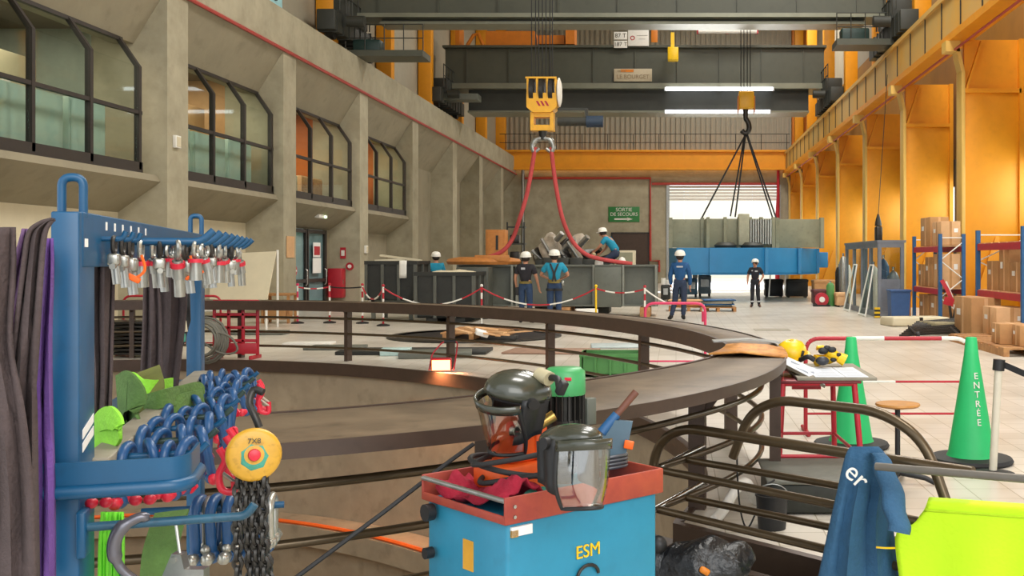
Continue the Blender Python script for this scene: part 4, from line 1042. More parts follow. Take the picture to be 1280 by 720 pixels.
g1 = guard('tube_handrail', 'bronze tube handrail nearest the cart with the blue jacket on it', A1, V((1.32, 4.62, 0)), .705, (.44, .21), .0275, .2, .62, openend=True)
g2 = guard('tube_handrail', 'bronze tube handrail behind, with a bent end dropping beside the green cone', V((.42, 5.975, 0)), V((1.25, 5.23, 0)), .865, (), .0275, .5, 0)
for z in (.44, .21):
    MB().cyl(V((.05, 6.31, z)), V((1.15, 5.32, z)), .021, n=10).build('lower_rail', tubem, g2)
for z, p, q in ((.44, A1, V((.17, 6.62, 0))), (.21, A1, V((.17, 6.62, 0)))):
    MB().cyl(p+V((-.03, -.02, z)), q+V((0, 0, z+.02)), .021, n=10).build('bare_rail', chrome, g1)
MB().cyl(P(1095, 583, 4.62), P(1292, 599.5, 4.2), .0175, n=10).build('grey_rail', mat('dull_grey_tube', '#6d6860', .5, metal=.3), g1, label='dull grey tube')
# ------------------------------------------------------------------ skips and yard gear in the middle of the hall
def skip(label, px0, px1, pyt, d, legs, cat='skip'):
    a, b = P(px0, pyt, d), P(px1, pyt, d); zt = a.z; z0 = .12 if not legs else .55; L = 1.5
    t = thing('metal_skip', label, cat, ((a.x+b.x)/2, d+L/2, 0))
    mb = MB()
    for y0, y1 in ((d, d+.05), (d+L-.05, d+L)): mb.b2((a.x, y0, z0), (b.x, y1, zt))
    for x0, x1 in ((a.x, a.x+.05), (b.x-.05, b.x)): mb.b2((x0, d, z0), (x1, d+L, zt))
    mb.b2((a.x, d, z0), (b.x, d+L, z0+.05)); mb.build('skip_body', skipm, t)
    mb = MB()
    for y in (d-.04, d+L-.04): mb.b2((a.x-.05, y, zt-.08), (b.x+.05, y+.08, zt+.02))
    for x in (a.x-.04, b.x-.04): mb.b2((x, d, zt-.08), (x+.08, d+L, zt+.02))
    mb.build('rim', skipm, t)
    n = 4; em = mat('skip_edge', '#55564e', .5) if 'skip_edge' not in MATS else MATS['skip_edge']
    for k in range(n): x = a.x+(b.x-a.x)*k/(n-1); MB().b2((x-.04, d-.05, z0), (x+.04, d, zt-.08)).build('rib', em, t)
    for k in range(3): y = d+L*k/2; MB().b2((b.x, y-.04, z0), (b.x+.05, y+.04, zt-.08)).build('rib', em, t)
    mb = MB()
    if legs:
        for x in (a.x+.1, b.x-.2):
            for y in (d+.1, d+L-.2): mb.b2((x, y, 0), (x+.1, y+.1, z0))
        mb.b2((a.x+.1, d+.1, .28), (b.x-.1, d+.16, .34)).b2((a.x+.1, d+.1, z0-.1), (b.x-.1, d+.2, z0)); mb.build('trestle', steelload, t)
    else:
        for x in (a.x+.25, b.x-.55): mb.b2((x, d+.05, 0), (x+.3, d+L-.05, z0))
        mb.build('fork_skid', skipm, t)
    return t, a, b, zt
t, a, b, z = skip('black metal skip on a trestle with white sheets on top, by the pillar', 458, 519, 327, 28.4, True)
tag(MB().box(((a.x+b.x)/2+.1, 29.1, z+.1), (1.1, .5, .05), (0, .13, .1)).box(((a.x+b.x)/2-.2, 29.0, z+.04), (.8, .5, .06), (0, -.05, .3)).build('white_sheets', cream), 'white boards lying across the black skip on the trestle', 'boards')
o = MB().grid([[(b.x-.42+.05*k, 28.36-.02*(j > 0), z+.03-.12*j) for k in range(5)] for j in range(5)]).build('hanging_cloth', white, solid=.01); tag(o, 'white cloth hanging over the edge of the black skip on the trestle', 'cloth')
t, a, b, z = skip('black ribbed skip standing on the floor beside the steel beam', 520, 592, 341, 27.4, False)
tag(MB().ball(((a.x+b.x)/2+.1, 28.1, z-.02), .5, (1.3, 1, .16)).jitter(.05, 3).build('rubbish_sacks', cream), 'pale rubbish sacks piled in the black ribbed skip', 'rubbish')
t = thing('dark_machine', 'dark grey covered machine between the ribbed skip and the steel beam', 'machine', (P(600, 0, 29).x-1.0, 29.3, 0))
MB().b2((P(570, 0, 29).x, 29, 0), (P(610, 0, 29).x, 29.8, P(0, 334, 29).z), .03).build('machine_body', mat('smoky_sheet', '#4b4d45', .5, scale=2), t); MB().b2((P(572, 0, 29).x, 28.96, .3), (P(590, 0, 29).x, 29, 1.2)).build('side_door', skipm, t)

def post_chain(px, d, col, label, top=.99):
    c = P(px, 0, d); t = thing('barrier_post', label, 'post', (c.x, d, 0))
    MB().lathe([(.02, 0), (.16, 0), (.16, .03), (.05, .06), (.02, .06)], (c.x, d, 0), 18).build('base', black, t)
    mb = MB(); n = 6
    for k in range(n):
        mb.mi = k % 2; z0 = .05+(top-.05)*k/n; mb.cyl((c.x, d, z0), (c.x, d, .05+(top-.05)*(k+1)/n), .025, n=10)
    mb.build('tube', col, t); MB().ball((c.x, d, top+.02), .04, u=10, v=6).build('cap', col[0], t)
    return V((c.x, d, top-.04))
rw = [redpaint, white]
po = [(372, 27.0, [fencepink, white], 'pink and white barrier post nearest the glass doors'), (412, 27.2, rw, 'red and white barrier post in front of the red fire cabinet'), (453, 27.0, rw, 'red barrier post beside the black trestle skip'), (479, 26.0, rw, 'red and white post in front of the black trestle skip'), (602, 26.0, [white, redpaint], 'white and red post in front of the machine beside the beam'), (745, 25.6, [helyel, helyel], 'yellow barrier post in front of the box on the steel beam'), (806, 25.0, rw, 'red barrier post at the doorway end of the steel beam')]
tp = [post_chain(*p) for p in po]
def chain(a, b, sag, label, n=10):
    mb = MB(); pts = bez(a, b, sag, n)
    for k in range(n): mb.mi = (k//2) % 2; mb.cyl(pts[k], pts[k+1], .02, n=6)
    tag(mb.build('barrier_chain', rw), label, 'chain', 'red and white plastic chains')
for a, b, s, l in ((tp[0], tp[1], .05, 'pink and white tape strung in front of the glass doors'), (tp[2], tp[3], .3, 'short sagging chain in front of the trestle skip'), (tp[3], tp[4], .42, 'long sagging chain in front of the ribbed skip'), (tp[4], tp[5], .42, 'sagging chain passing in front of the two standing workers'), (tp[5], tp[6], .1, 'nearly level chain in front of the box section of the beam')): chain(a, b, s, l)
tag(MB().tube(bez(tp[1], tp[2], .03), .02, 6).build('barrier_tape', black), 'dark tape strung across in front of the red fire cabinet', 'tape')
tag(MB().tube(bez(tp[6], P(832, 378, 25), .02), .02, 6).build('barrier_chain', white), 'white chain end hanging from the last red barrier post', 'chain')

# tube barriers
def tubebarrier(label, c, w, h, ang, m, mid, name='tube_barrier', seg=None):
    t = thing(name, label, 'barrier', (c.x, c.y, 0)); u = V((cos(ang), sin(ang), 0)); c = V((c.x, c.y, 0))
    pts = fillet([c-u*w/2, c-u*w/2+V((0, 0, h)), c+u*w/2+V((0, 0, h)), c+u*w/2], .14, 6)
    if seg:
        mb = MB(); acc = 0; tot = sum((pts[i+1]-pts[i]).length for i in range(len(pts)-1)); fine = []
        for i in range(len(pts)-1):
            n = max(1, int((pts[i+1]-pts[i]).length/.03))
            for k in range(n): fine.append(pts[i].lerp(pts[i+1], k/n))
        fine.append(pts[-1])
        for i in range(len(fine)-1):
            f = i/(len(fine)-1); mb.mi = 1 if any(a <= f < b for a, b in seg) else 0; mb.tube([fine[i], fine[i+1]], .02, 8, cap=False)
        mb.build('frame_tube', [m, white], t)
    else: MB().tube(pts, .02, 8).build('frame_tube', m, t)
    if mid == 'bars':
        mb = MB()
        for z in (.2,): mb.cyl(c-u*w/2+V((0, 0, z)), c+u*w/2+V((0, 0, z)), .014, n=6)
        mb.build('lower_bar', m, t)
    else:
        mb = MB(); L = w
        mb.mi = 0; z = h*.54; mb.cyl(c-u*w/2+V((0, 0, z)), c-u*w*.2+V((0, 0, z)), .012, n=6); mb.mi = 1; mb.cyl(c-u*w*.2+V((0, 0, z)), c+u*w*.05+V((0, 0, z)), .012, n=6); mb.mi = 0; mb.cyl(c+u*w*.05+V((0, 0, z)), c+u*w/2+V((0, 0, z)), .012, n=6)
        z = h*.2; mb.cyl(c-u*w/2+V((0, 0, z)), c+u*w/2+V((0, 0, z)), .012, n=6); mb.build('middle_bar', [m, white], t)
    mb = MB()
    for s in (-1, 1): p = c+u*(s*w/2); q = V((-u.y, u.x, 0)); mb.cyl(p-q*.25+V((0, 0, .02)), p+q*.25+V((0, 0, .02)), .02, n=8)
    mb.build('foot', m, t)
c = P(844, 0, 14.9); tubebarrier('pink-red tube barrier standing past the railing by the green crate', c, .86, 1.03, 0, fencepink, 'bars')
c = P(1109, 0, 9.95); tubebarrier('low red and white tube barrier behind the green cones', c, 1.56, .9, 0, redpaint, 'three', seg=[(.385, .49), (.66, .73)])
t = thing('marker_stake', 'white and red marker stake beside the pink barrier', 'stake', P(880, 0, 15.2)-V((0, 0, CH)))
c = P(880, 0, 15.2); MB().b2((c.x-.09, 15.1, 0), (c.x+.12, 15.35, .04), .01).build('base', hoistg, t); mb = MB(); mb.cyl((c.x, 15.2, .04), (c.x, 15.2, .75), .03); mb.mi = 1; mb.cyl((c.x, 15.2, .75), (c.x, 15.2, .9), .035); mb.mi = 0; mb.cyl((c.x, 15.2, .9), (c.x, 15.2, 1.0), .03, .005); mb.build('stake', [white, fencepink], t)
# green crate
c0, c1 = P(726, 0, 14.6), P(800, 0, 14.6)
t = thing('plastic_crate', 'green plastic crate on the floor just beyond the railing', 'crate', ((c0.x+c1.x)/2, 14.9, 0))
z = P(0, 442, 14.6).z; mb = MB()
for y in (14.6, 15.16): mb.b2((c0.x, y, .02), (c1.x, y+.03, z))
for x in (c0.x, c1.x-.03): mb.b2((x, 14.6, .02), (x+.03, 15.19, z))
mb.b2((c0.x, 14.6, .02), (c1.x, 15.19, .05)); mb.build('crate_body', greenbox, t)
mb = MB()
for y in (14.57, 15.17): mb.b2((c0.x-.02, y, z-.05), (c1.x+.02, y+.05, z))
for x in (c0.x-.02, c1.x-.03): mb.b2((x, 14.6, z-.05), (x+.05, 15.2, z))
for k in range(5): x = c0.x+(c1.x-c0.x)*k/4; mb.b2((x-.015, 14.575, .02), (x+.015, 14.6, z-.05))
mb.build('rim', greenbox, t)
tag(MB().box(((c0.x+c1.x)/2, 14.9, z-.1), (.5, .3, .12), bev=.02).build('metal_scrap', steel), 'grey metal parts lying in the green crate', 'parts')
# red lattice barrier
c0, c1 = P(268, 0, 17.4), P(322, 0, 17.4)
t = thing('lattice_barrier', 'red plastic lattice barrier standing beyond the pit railing', 'barrier', ((c0.x+c1.x)/2, 17.4, 0))
mb = MB(); w = c1.x-c0.x
for k in range(4): x = c0.x+w*k/3; mb.b2((x-.025, 17.38, .06), (x+.025, 17.42, .98), .008)
for z in (.3, .52, .74, .96): mb.b2((c0.x, 17.38, z-.025), (c1.x, 17.42, z+.025), .008)
mb.build('lattice', redpaint, t); MB().b2((c0.x, 17.37, .08), (c1.x, 17.43, .26), .01).build('kick_panel', redpaint, t)
mb = MB()
for x in (c0.x+.04, c1.x-.04): mb.b2((x-.03, 17.2, 0), (x+.03, 17.6, .06), .01)
mb.build('foot', redpaint, t)
tubebarrier('long low red and white tube barrier near the dark sheet stack', P(215, 0, 18.2), 1.7, 1.02, 0, redpaint, 'bars', seg=[(.36, .45)])
# leaning white board and stacked sheets
t = thing('white_board', 'big white board leaning on a frame in front of the pillar', 'board', P(300, 0, 25)-V((0, 0, CH)))
q = [P(262, 383, 24.6), P(333, 377, 24.6), P(345, 314, 25.6), P(262, 318, 25.6)]
MB().prism(q, (0, .05, 0)).build('board_panel', cream, t)
mb = MB()
for x in (262, 340): mb.cyl((P(x, 0, 25.4).x, 25.75, 0), (P(x, 0, 25.4).x, 25.75, 1.9), .03, n=8)
mb.cyl((P(258, 0, 25).x, 24.65, .45), (P(345, 0, 25).x, 24.65, .5), .03, n=8).cyl((P(262, 0, 25).x, 24.65, 0), (P(262, 0, 25).x, 24.65, .5), .03, n=8).cyl((P(340, 0, 25).x, 24.65, 0), (P(340, 0, 25).x, 24.65, .5), .03, n=8)
mb.build('stand', white, t)
tag(MB().b2((P(240, 0, 25).x, 25.2, 0), (P(262, 0, 25).x, 25.3, 2.0)).build('display_board', cream), 'narrow cream panel standing beside the leaning white board', 'panel')
for k in range(9):
    d = 17.8; c = P(168+random.uniform(-3, 3), 0, d)
    tag(MB().b2((c.x-.42, d-.3, .05+k*.065), (c.x+.42, d+.4, .09+k*.065), .008).build('steel_sheet', darkst), 'flat dark steel plate in the stack beside the red barrier', 'plate', 'stacked dark plates')
t = thing('cable_bundle', 'grey cable bundle heaped beside the red lattice barrier', 'cable', P(262, 0, 17)-V((0, 0, CH)))
mb = MB(); c = P(258, 0, 17.05)
for k in range(7): 
    r = .22+.02*k; mb.tube([V((c.x+r*cos(a*.4)*1.0, 17.0+.03*k-.1, .34+.03*sin(k)+r*sin(a*.4)*1.1)) for a in range(16)], .022, 6, True)
mb.build('coil', mat('grey_cable', '#6c6a5f', .7), t); MB().tube(fillet([(c.x+.1, 16.95, .5), (c.x+.45, 16.95, .42), (c.x+.6, 16.95, .15), (c.x+.3, 16.95, .1), (c.x, 16.95, .3)], .15), .018, 6).build('loose_end', MATS['grey_cable'], t)
t = thing('timber_table', 'low brown table at the foot of the pillar by the glass doors', 'table', P(345, 0, 27)-V((0, 0, CH)))
a, b = P(325, 0, 27), P(362, 0, 27); MB().b2((a.x, 27, .72), (b.x, 27.6, .78), .01).build('tabletop', wood, t)
for x in (a.x+.05, b.x-.05):
    for y in (27.05, 27.55): MB().b2((x-.03, y-.03, 0), (x+.03, y+.03, .72)).build('leg', wood, t)
MB().b2((a.x+.1, 27.0, .1), (b.x-.1, 27.5, .6), .02).build('drawer_box', carton, t)
# floor hatch, planks, sheets
c = P(594, 0, 22.4)
t = thing('floor_hatch', 'round dark hatch in the floor between the railing and the workers', 'hatch', (c.x, 22.4, 0))
MB().lathe([(1.6, .0), (1.85, 0), (1.85, .03), (1.78, .05), (1.62, .05)], (c.x, 22.4, 0), 48, cap=False).build('hatch_rim', darkst, t)
MB().lathe([(.01, .002), (1.62, .002), (1.62, .02), (.01, .02)], (c.x, 22.4, 0), 48).build('hatch_cover', black, t)
MB().b2((c.x+.4, 20.9, .03), (c.x+1.1, 21.3, .12), .01).build('lifting_block', darkst, t)
t = thing('wooden_pallet', 'wooden pallet lying on the round floor hatch', 'pallet', P(598, 0, 21.8)-V((0, 0, CH)))
a = P(560, 0, 21.6); mb = MB()
for k in range(7): mb.b2((a.x, 20.9+k*.28, .16), (a.x+1.25, 21.1+k*.28, .19))
mb.build('top_boards', wood, t); mb = MB()
for k in range(3): mb.b2((a.x+.04+k*.53, 20.9, .05), (a.x+.14+k*.53, 22.78, .16))
mb.build('bearer', wood, t)
for px, py, w, dd, m, l, h in ((387, 431, .9, .5, white, 'white sheet on the floor just beyond the railing, nearer the red lattice barrier', .05), (495, 444, .5, .35, mat('pale_cyan_sheet', '#b8d3cf', .5), 'small pale sheet on the dark floor plates beside the heat lamp', .12), (520, 441, 2.6, .9, skipm, 'long dark floor plate lying along the far edge of the pit', .06), (545, 446, 1.2, .7, steelload, 'grey folded floor plate behind the heat lamp', .1), (690, 440, 1.6, 1.0, mat('brown_board', '#9a7a66', .7), 'brown board on the floor behind the railing by the green crate', .03), (775, 433, 1.1, .9, mat('pale_blue_sheet', '#b7c3c2', .5), 'pale sheet lying behind the green crate', .03), (318, 418, 1.4, .5, steelload, 'grey strip on the floor behind the red lattice barrier', .08), (420, 436, 1.0, .7, steelload, 'grey plate on the floor beside the white sheet', .05)):
    d = 2145/(py-325); c = P(px, 0, d)
    mb = MB().box((c.x, d, h/2+.003), (w, dd, h), (0, 0, random.uniform(-.25, .25)), min(.01, h/3)); 
    tag(mb.build('floor_sheet', m), l, 'sheet')
t = thing('wood_offcuts', 'pale wood offcuts and paper on the floor by the hatch', 'offcuts', P(615, 0, 20)-V((0, 0, CH)))
mb = MB(); c = P(612, 0, 20.4)
for k in range(7): mb.box((c.x+random.uniform(-.6, .6), 20.3+random.uniform(-.3, .3), .2+.02*k), (.5, .1, .03), (0, random.uniform(-.2, .2), random.uniform(-1, 1)))
mb.build('offcut_boards', cartonlt, t); MB().box((c.x-.1, 20.1, .24), (.25, .2, .1), (.2, .3, .4), .02).build('crumpled_paper', paper, t)
tag(MB().ball(V((P(706, 391, 27.5).x, 27.5, .14)), .3, (1.3, .7, .5)).jitter(.06, 4).build('red_white_bag', [redpaint]), 'red bag on the floor behind the second standing worker', 'bag')
tag(MB().box(P(733, 391, 27.8), (.6, .3, .22), (0, 0, .2), .03).build('white_sack', white), 'white sack on the floor under the steel beam', 'sack')
# things under the blue platform and towards the doorway
gear = [('blue_machine', 848, 872, 348, 366, 46, mat('pale_blue_machine', '#7ba4c0', .5), 'pale blue machine standing just inside the back doorway'), ('blue_machine', 873, 889, 344, 364, 47, mat('silver_blue', '#a8bcc6', .4), 'silvery machine beside the pale blue one near the doorway'), ('dark_trolley', 826, 838, 356, 372, 40, skipm, 'dark trolley at the end of the steel beam')]
for nm, a, b, y0, y1, d, m, l in gear:
    z1 = P(0, y0, d).z; A, B = P(a, 0, d), P(b, 0, d); t = thing(nm, l, 'machine', ((A.x+B.x)/2, d+.4, 0))
    MB().b2((A.x, d, .12), (B.x, d+.9, z1), .05).build('machine_body', m, t); mb = MB()
    for x in (A.x+.08, B.x-.08):
        for y in (d+.1, d+.8): mb.cyl((x-.04, y, .1), (x+.04, y, .1), .1, n=10)
    mb.build('wheel', black, t); MB().cyl((A.x+.1, d+.3, z1), (A.x+.1, d+.3, z1+.25), .1, n=10).cyl((B.x-.1, d+.5, z1), (B.x-.1, d+.5, z1+.18), .12, n=10).build('fittings', white, t)
    MB().b2((A.x+.1, d-.02, z1*.45), (B.x-.1, d, z1*.8)).build('panel', steel, t)
def pallet(label, px, d, w, load, lm, lh):
    c = P(px, 0, d); t = thing('pallet_load', label, 'pallet', (c.x, d+.4, 0)); mb = MB()
    for k in range(5): mb.b2((c.x-w/2, d+k*.2, .11), (c.x+w/2, d+.14+k*.2, .14))
    mb.build('deck_boards', wood, t)
    for x in (c.x-w/2, c.x-.05, c.x+w/2-.1): MB().b2((x, d, 0), (x+.1, d+.94, .11)).build('bearer', wood, t)
    for k in range(load): MB().box((c.x+random.uniform(-.1, .1), d+.45, .16+lh*(k+.5)), (w*.9, .8, lh*.9), (0, 0, random.uniform(-.1, .1)), .01).build('stacked_sheet', lm[k % len(lm)], t)
pallet('wooden pallet with flat brown boards behind the work-suited person', 861, 33.5, 1.3, 4, [woodor, cartonlt], .05)
pallet('wooden pallet with grey and blue sheets under the blue platform', 898, 33.2, 1.15, 5, [steelload, bluepl, siding], .045)
crates = [('black case nearer the doorway in the row under the platform', 957, 979, 349, 46, black), ('black case beside the yellow wall in the row under the platform', 984, 1010, 349, 45.5, black), ('dark red machine crate by the yellow columns', 1018, 1036, 362, 38, mat('maroon', '#5b2a2a', .6)), ('tan crate behind the red machine by the yellow columns', 1018, 1046, 350, 41, carton), ('tan crate next to the glazed cage', 1046, 1062, 366, 36.5, cartonlt)]
for l, a, b, y, d, m in crates:
    A, B = P(a, 0, d), P(b, 0, d); z1 = P(0, y, d).z; t = thing('crate', l, 'crate', ((A.x+B.x)/2, d+.4, 0))
    MB().b2((A.x, d, .05), (B.x, d+.9, z1), .03).build('crate_body', m, t); MB().b2((A.x-.02, d-.02, z1-.12), (B.x+.02, d+.92, z1-.02), .01).build('lid_band', m, t)
    mb = MB()
    for x in (A.x+.05, B.x-.1): mb.b2((x, d+.05, 0), (x+.06, d+.85, .06))
    mb.build('skid', cranedk, t)
t = thing('red_roll', 'small red and white reel in front of the maroon crate', 'reel', P(1027, 0, 37)-V((0, 0, CH)))
c = P(1027, 0, 37); MB().cyl((c.x, 36.9, .25), (c.x, 37.1, .25), .24, n=24).build('drum', redpaint, t); MB().cyl((c.x, 36.85, .25), (c.x, 36.9, .25), .1, n=18).build('hub', white, t); MB().b2((c.x-.3, 36.85, 0), (c.x+.3, 37.15, .06)).build('stand', black, t)
for px, d, h, m, l in ((1038, 37.2, .9, MATS['green_crate'], 'small green canister by the tan crates'), (1054, 38.2, 1.9, steel, 'tall grey cylinder behind the glazed cage'), (1059, 38.6, 1.6, white, 'white cylinder next to the tall grey cylinder'), (1049, 39, 1.5, darkst, 'dark cylinder by the yellow columns')):
    c = P(px, 0, d); t = thing('gas_cylinder', l, 'cylinder', (c.x, d, 0)); MB().lathe([(.01, 0), (.14, 0), (.15, .03), (.15, h*.8), (.1, h*.9), (.04, h*.94), (.01, h*.94)], (c.x, d, 0), 18).build('cylinder_body', m, t); MB().cyl((c.x, d, h*.92), (c.x, d, h), .035).build('valve', chrome, t)
for px, l in ((963, 'white strap hanging from the blue platform near the black case'), (982, 'pale strap hanging from the blue platform at its far end')):
    tag(MB().cyl(P(px, 342, 41.8), P(px-2, 371, 41.8), .03, n=6).build('hanging_strap', white), l, 'strap')

# ------------------------------------------------------------------ glazed cage against the yellow columns
X0, Y0, Y1, ZT = 5.85, 29.9, 35.6, 2.17
t = thing('glazed_cage', 'grey framed glazed cabin standing along the yellow columns', 'cabin', (6.1, 32.7, 0))
mb = MB()
for y in (Y0, 31.2, 32.6, 34.1, Y1): mb.b2((X0-.05, y-.05, 0), (X0+.05, y+.05, ZT))
for y in (Y0, Y1): mb.b2((X0+.6, y-.05, 0), (X0+.7, y+.05, ZT))
for z in (.06, ZT-.1): mb.b2((X0-.06, Y0, z-.06), (X0+.06, Y1, z+.1)); mb.b2((X0, Y0-.06, z-.06), (X0+.7, Y0+.06, z+.1))
mb.b2((X0-.08, Y0-.08, ZT-.02), (X0+.75, Y1+.05, ZT+.05)); mb.build('cabin_frame', mat('cabin_grey', '#7d828a', .45, metal=.3, scale=3), t)
for a, b in zip((Y0, 31.2, 32.6, 34.1), (31.2, 32.6, 34.1, Y1)): MB().b2((X0-.008, a+.05, .16), (X0+.008, b-.05, ZT-.16)).build('pane', pane, t)
MB().b2((X0+.06, Y0-.008, 1.1), (X0+.6, Y0+.008, ZT-.16)).build('pane', pane, t)
MB().b2((X0+.06, Y0-.012, .1), (X0+.6, Y0+.012, 1.1)).build('lower_panel', MATS['cabin_grey'], t)
for y, l in ((30.6, 'white framed pane leaning on the cabin at its near end'), (33.4, 'white framed pane leaning on the cabin further along')):
    t2 = thing('leaning_frame', l, 'frame', (X0-.3, y, 0)); mb = MB(); w = .55
    for s in (-w, w): mb.cyl((X0-.38, y+s, .02), (X0-.09, y+s*.5, 1.5), .025, n=6)
    mb.cyl((X0-.38, y-w, .04), (X0-.38, y+w, .04), .025, n=6).cyl((X0-.09, y-w*.5, 1.5), (X0-.09, y+w*.5, 1.5), .025, n=6); mb.build('frame_bars', white, t2)
    MB().prism([(X0-.37, y-w, .05), (X0-.37, y+w, .05), (X0-.1, y+w*.5, 1.48), (X0-.1, y-w*.5, 1.48)], (.006, 0, 0)).build('pane', pane, t2)
for x, y, h, m, l in ((6.35, 30.4, 1.35, MATS['cabin_grey'], 'tall grey cylinder standing inside the cabin'), (6.3, 31.6, 1.7, bluepl, 'blue cylinder standing inside the cabin'), (6.3, 33.2, 1.5, white, 'white cylinder standing inside the cabin')):
    t2 = thing('gas_cylinder', l, 'cylinder', (x, y, 0)); MB().lathe([(.01, 0), (.17, 0), (.18, .03), (.18, h*.85), (.1, h*.95), (.01, h)], (x, y, 0), 18).build('cylinder_body', m, t2); MB().cyl((x, y, h), (x, y, h+.1), .04).build('valve', chrome, t2)
t2 = thing('chain_hoist', 'dark hoist hanging from a rope above the cabin', 'hoist', (6.6, 33.9, 2.6)); MB().b2((6.5, 33.8, 2.25), (6.72, 34.1, 2.75), .05).build('hoist_body', darkst, t2); MB().lathe([(.02, 0), (.12, .02), (.1, .15), (.03, .4), (.01, .4)], (6.6, 33.95, 2.75), 12).build('hook_cone', darkst, t2); MB().cyl((6.6, 33.95, 3.1), (6.9, 33.95, 7.7), .012, n=6).build('rope', black, t2)
t2 = thing('corner_guard', 'small yellow and black striped corner guard at the foot of the cabin', 'guard', (X0-.15, Y0-.3, 0)); mb = MB()
for k in range(5): mb.mi = k % 2; mb.b2((X0-.2, Y0-.35, .06*k), (X0-.05, Y0-.22, .06*k+.06))
mb.build('striped_block', [helyel, black], t2); MB().b2((X0-.22, Y0-.37, 0), (X0-.03, Y0-.2, .01)).build('foot_plate', black, t2)
# blue wheelie bin
a, b = P(1113, 0, 28.4), P(1138, 0, 28.4)
t2 = thing('waste_bin', 'dark blue square bin between the cabin and the carton rack', 'bin', ((a.x+b.x)/2, 28.7, 0))
mb = MB().prism([(a.x+.04, 28.4, .03), (b.x-.04, 28.4, .03), (b.x, 28.36, .8), (a.x, 28.36, .8)], (0, .5, 0)); mb.build('bin_body', binblue, t2); MB().b2((a.x-.02, 28.32, .78), (b.x+.02, 28.9, .84), .02).build('lid', binblue, t2); MB().b2((b.x, 28.5, .1), (b.x+.04, 28.8, .7)).build('side_board', woodor, t2)
# ------------------------------------------------------------------ carton racks
def box_carton(label, c, s, m=carton, grp='cartons on the racks', rz=0):
    t = thing('carton', label, 'carton', c, grp, rz); w, d, h = s
    MB().box((0, 0, h/2), (w, d, h), bev=.008).build('box_body', m, t, world=False)
    mb = MB().box((0, -d/2-.002, h/2), (w*.12, .004, h*.98)).box((0, 0, h+.001), (w*.12, d, .004)).box((-w/2-.002, 0, h/2), (.004, d*.1, h*.98)); mb.build('tape', cartonlt if m is carton else carton, t, world=False)
    MB().box((w*.27, -d/2-.003, h*.62), (w*.2, .004, h*.16)).box((-w/2-.003, d*.25, h*.62), (.004, d*.22, h*.16)).build('shipping_label', paper, t, world=False)
    return t
def rack(label, x, y0, y1, zz, h, D=1.0):
    t = thing('pallet_rack', label, 'rack', (x+.5, (y0+y1)/2, 0))
    for y in (y0, y1):
        for q in (x, x+D): MB().b2((q-.045, y-.045, 0), (q+.045, y+.045, h)).build('upright', bluepl if True else None, t)
        mb = MB(); n = 4
        for k in range(n): z = .2+(h-.4)*k/n; z2 = .2+(h-.4)*(k+1)/n; mb.cyl((x if k % 2 else x+D, y, z), (x+D if k % 2 else x, y, z2), .016, n=6)
        mb.cyl((x, y, h-.1), (x+D, y, h-.1), .016, n=6); mb.build('brace', white, t)
    for z in zz:
        for q in (x, x+D): MB().b2((q-.03, y0, z-.07), (q+.03, y1, z+.07)).build('beam', redpaint, t)
        mb = MB()
        for k in range(6): mb.b2((x, y0+(y1-y0)*(k+.1)/6, z+.07), (x+D, y0+(y1-y0)*(k+.9)/6, z+.09))
        mb.build('deck', cartonlt, t)
rack('blue and red pallet rack next to the blue bin', 6.78, 26.7, 29.6, (.83, 1.93), 2.32, .6)
rack('blue and red pallet rack nearest the green cone', 6.65, 19.9, 22.9, (.92, 1.93), 2.3)
rows = [(7.08, 27.25, 2.03, (.5, .9, .62), cartonlt, 'near pale carton on the top of the far rack'), (7.08, 28.5, 2.03, (.5, 1.1, .78), carton, 'far tall carton on the top of the far rack'),
        (7.08, 27.2, .93, (.48, .8, .88), cartonlt, 'near pale carton on the middle level of the far rack'), (7.08, 28.15, .93, (.48, .8, .8), carton, 'tall brown carton mid way along the middle level of the far rack'), (7.08, 29.0, .93, (.48, .7, .6), carton, 'small far carton on the middle level of the far rack'),
        (7.08, 27.4, .0, (.5, 1.1, .72), carton, 'near carton with two white strips under the far rack'), (7.08, 28.7, .0, (.5, 1.0, .7), carton, 'far carton under the far rack')]
for x, y, z, s, m, l in rows: box_carton(l, (x, y, z), s, m)
rows = [(7.0, 22.2, 1.01, (.5, .75, .62), carton, 'far carton on the shelf of the near rack'), (7.0, 21.4, 1.01, (.5, .65, .86), carton, 'tallest carton in the middle of the near rack shelf'), (7.0, 20.6, 1.01, (.5, .8, .6), carton, 'near carton on the shelf of the near rack'), (7.5, 20.3, 1.01, (.4, .5, .8), wood, 'dark carton at the back of the near rack shelf')]
for x, y, z, s, m, l in rows: box_carton(l, (x, y, z), s, m)
box_carton('big brown carton with two white strips standing in front of the near rack', (P(1229, 0, 22.2).x-.1, 22.3, .0), (.62, 1.3, .86), carton)
box_carton('plastic-wrapped carton beside the big brown one by the near rack', (P(1262, 0, 20.6).x, 20.9, .16), (.62, .9, .55), cartonlt)
box_carton('brown carton on a pallet nearest the green cone', (P(1262, 0, 18.6).x, 18.6, .16), (.5, .5, .36), carton)
box_carton('brown carton at the picture edge on the same pallet as the nearest one', (P(1282, 0, 18.2).x+.05, 18.1, .16), (.5, .4, .36), carton)
t = thing('wooden_pallet', 'wooden pallet under the cartons nearest the green cone', 'pallet', (P(1270, 0, 18.5).x, 18.5, 0)); c = P(1272, 0, 18.5); mb = MB()
for k in range(8): mb.b2((c.x-.5, 17.7+k*.45, .12), (c.x+.7, 18.0+k*.45, .155))
mb.build('top_boards', wood, t); mb = MB()
for k in range(3): mb.b2((c.x-.5+k*.55, 17.7, 0), (c.x-.4+k*.55, 21.3, .12))
mb.build('bearer', wood, t)
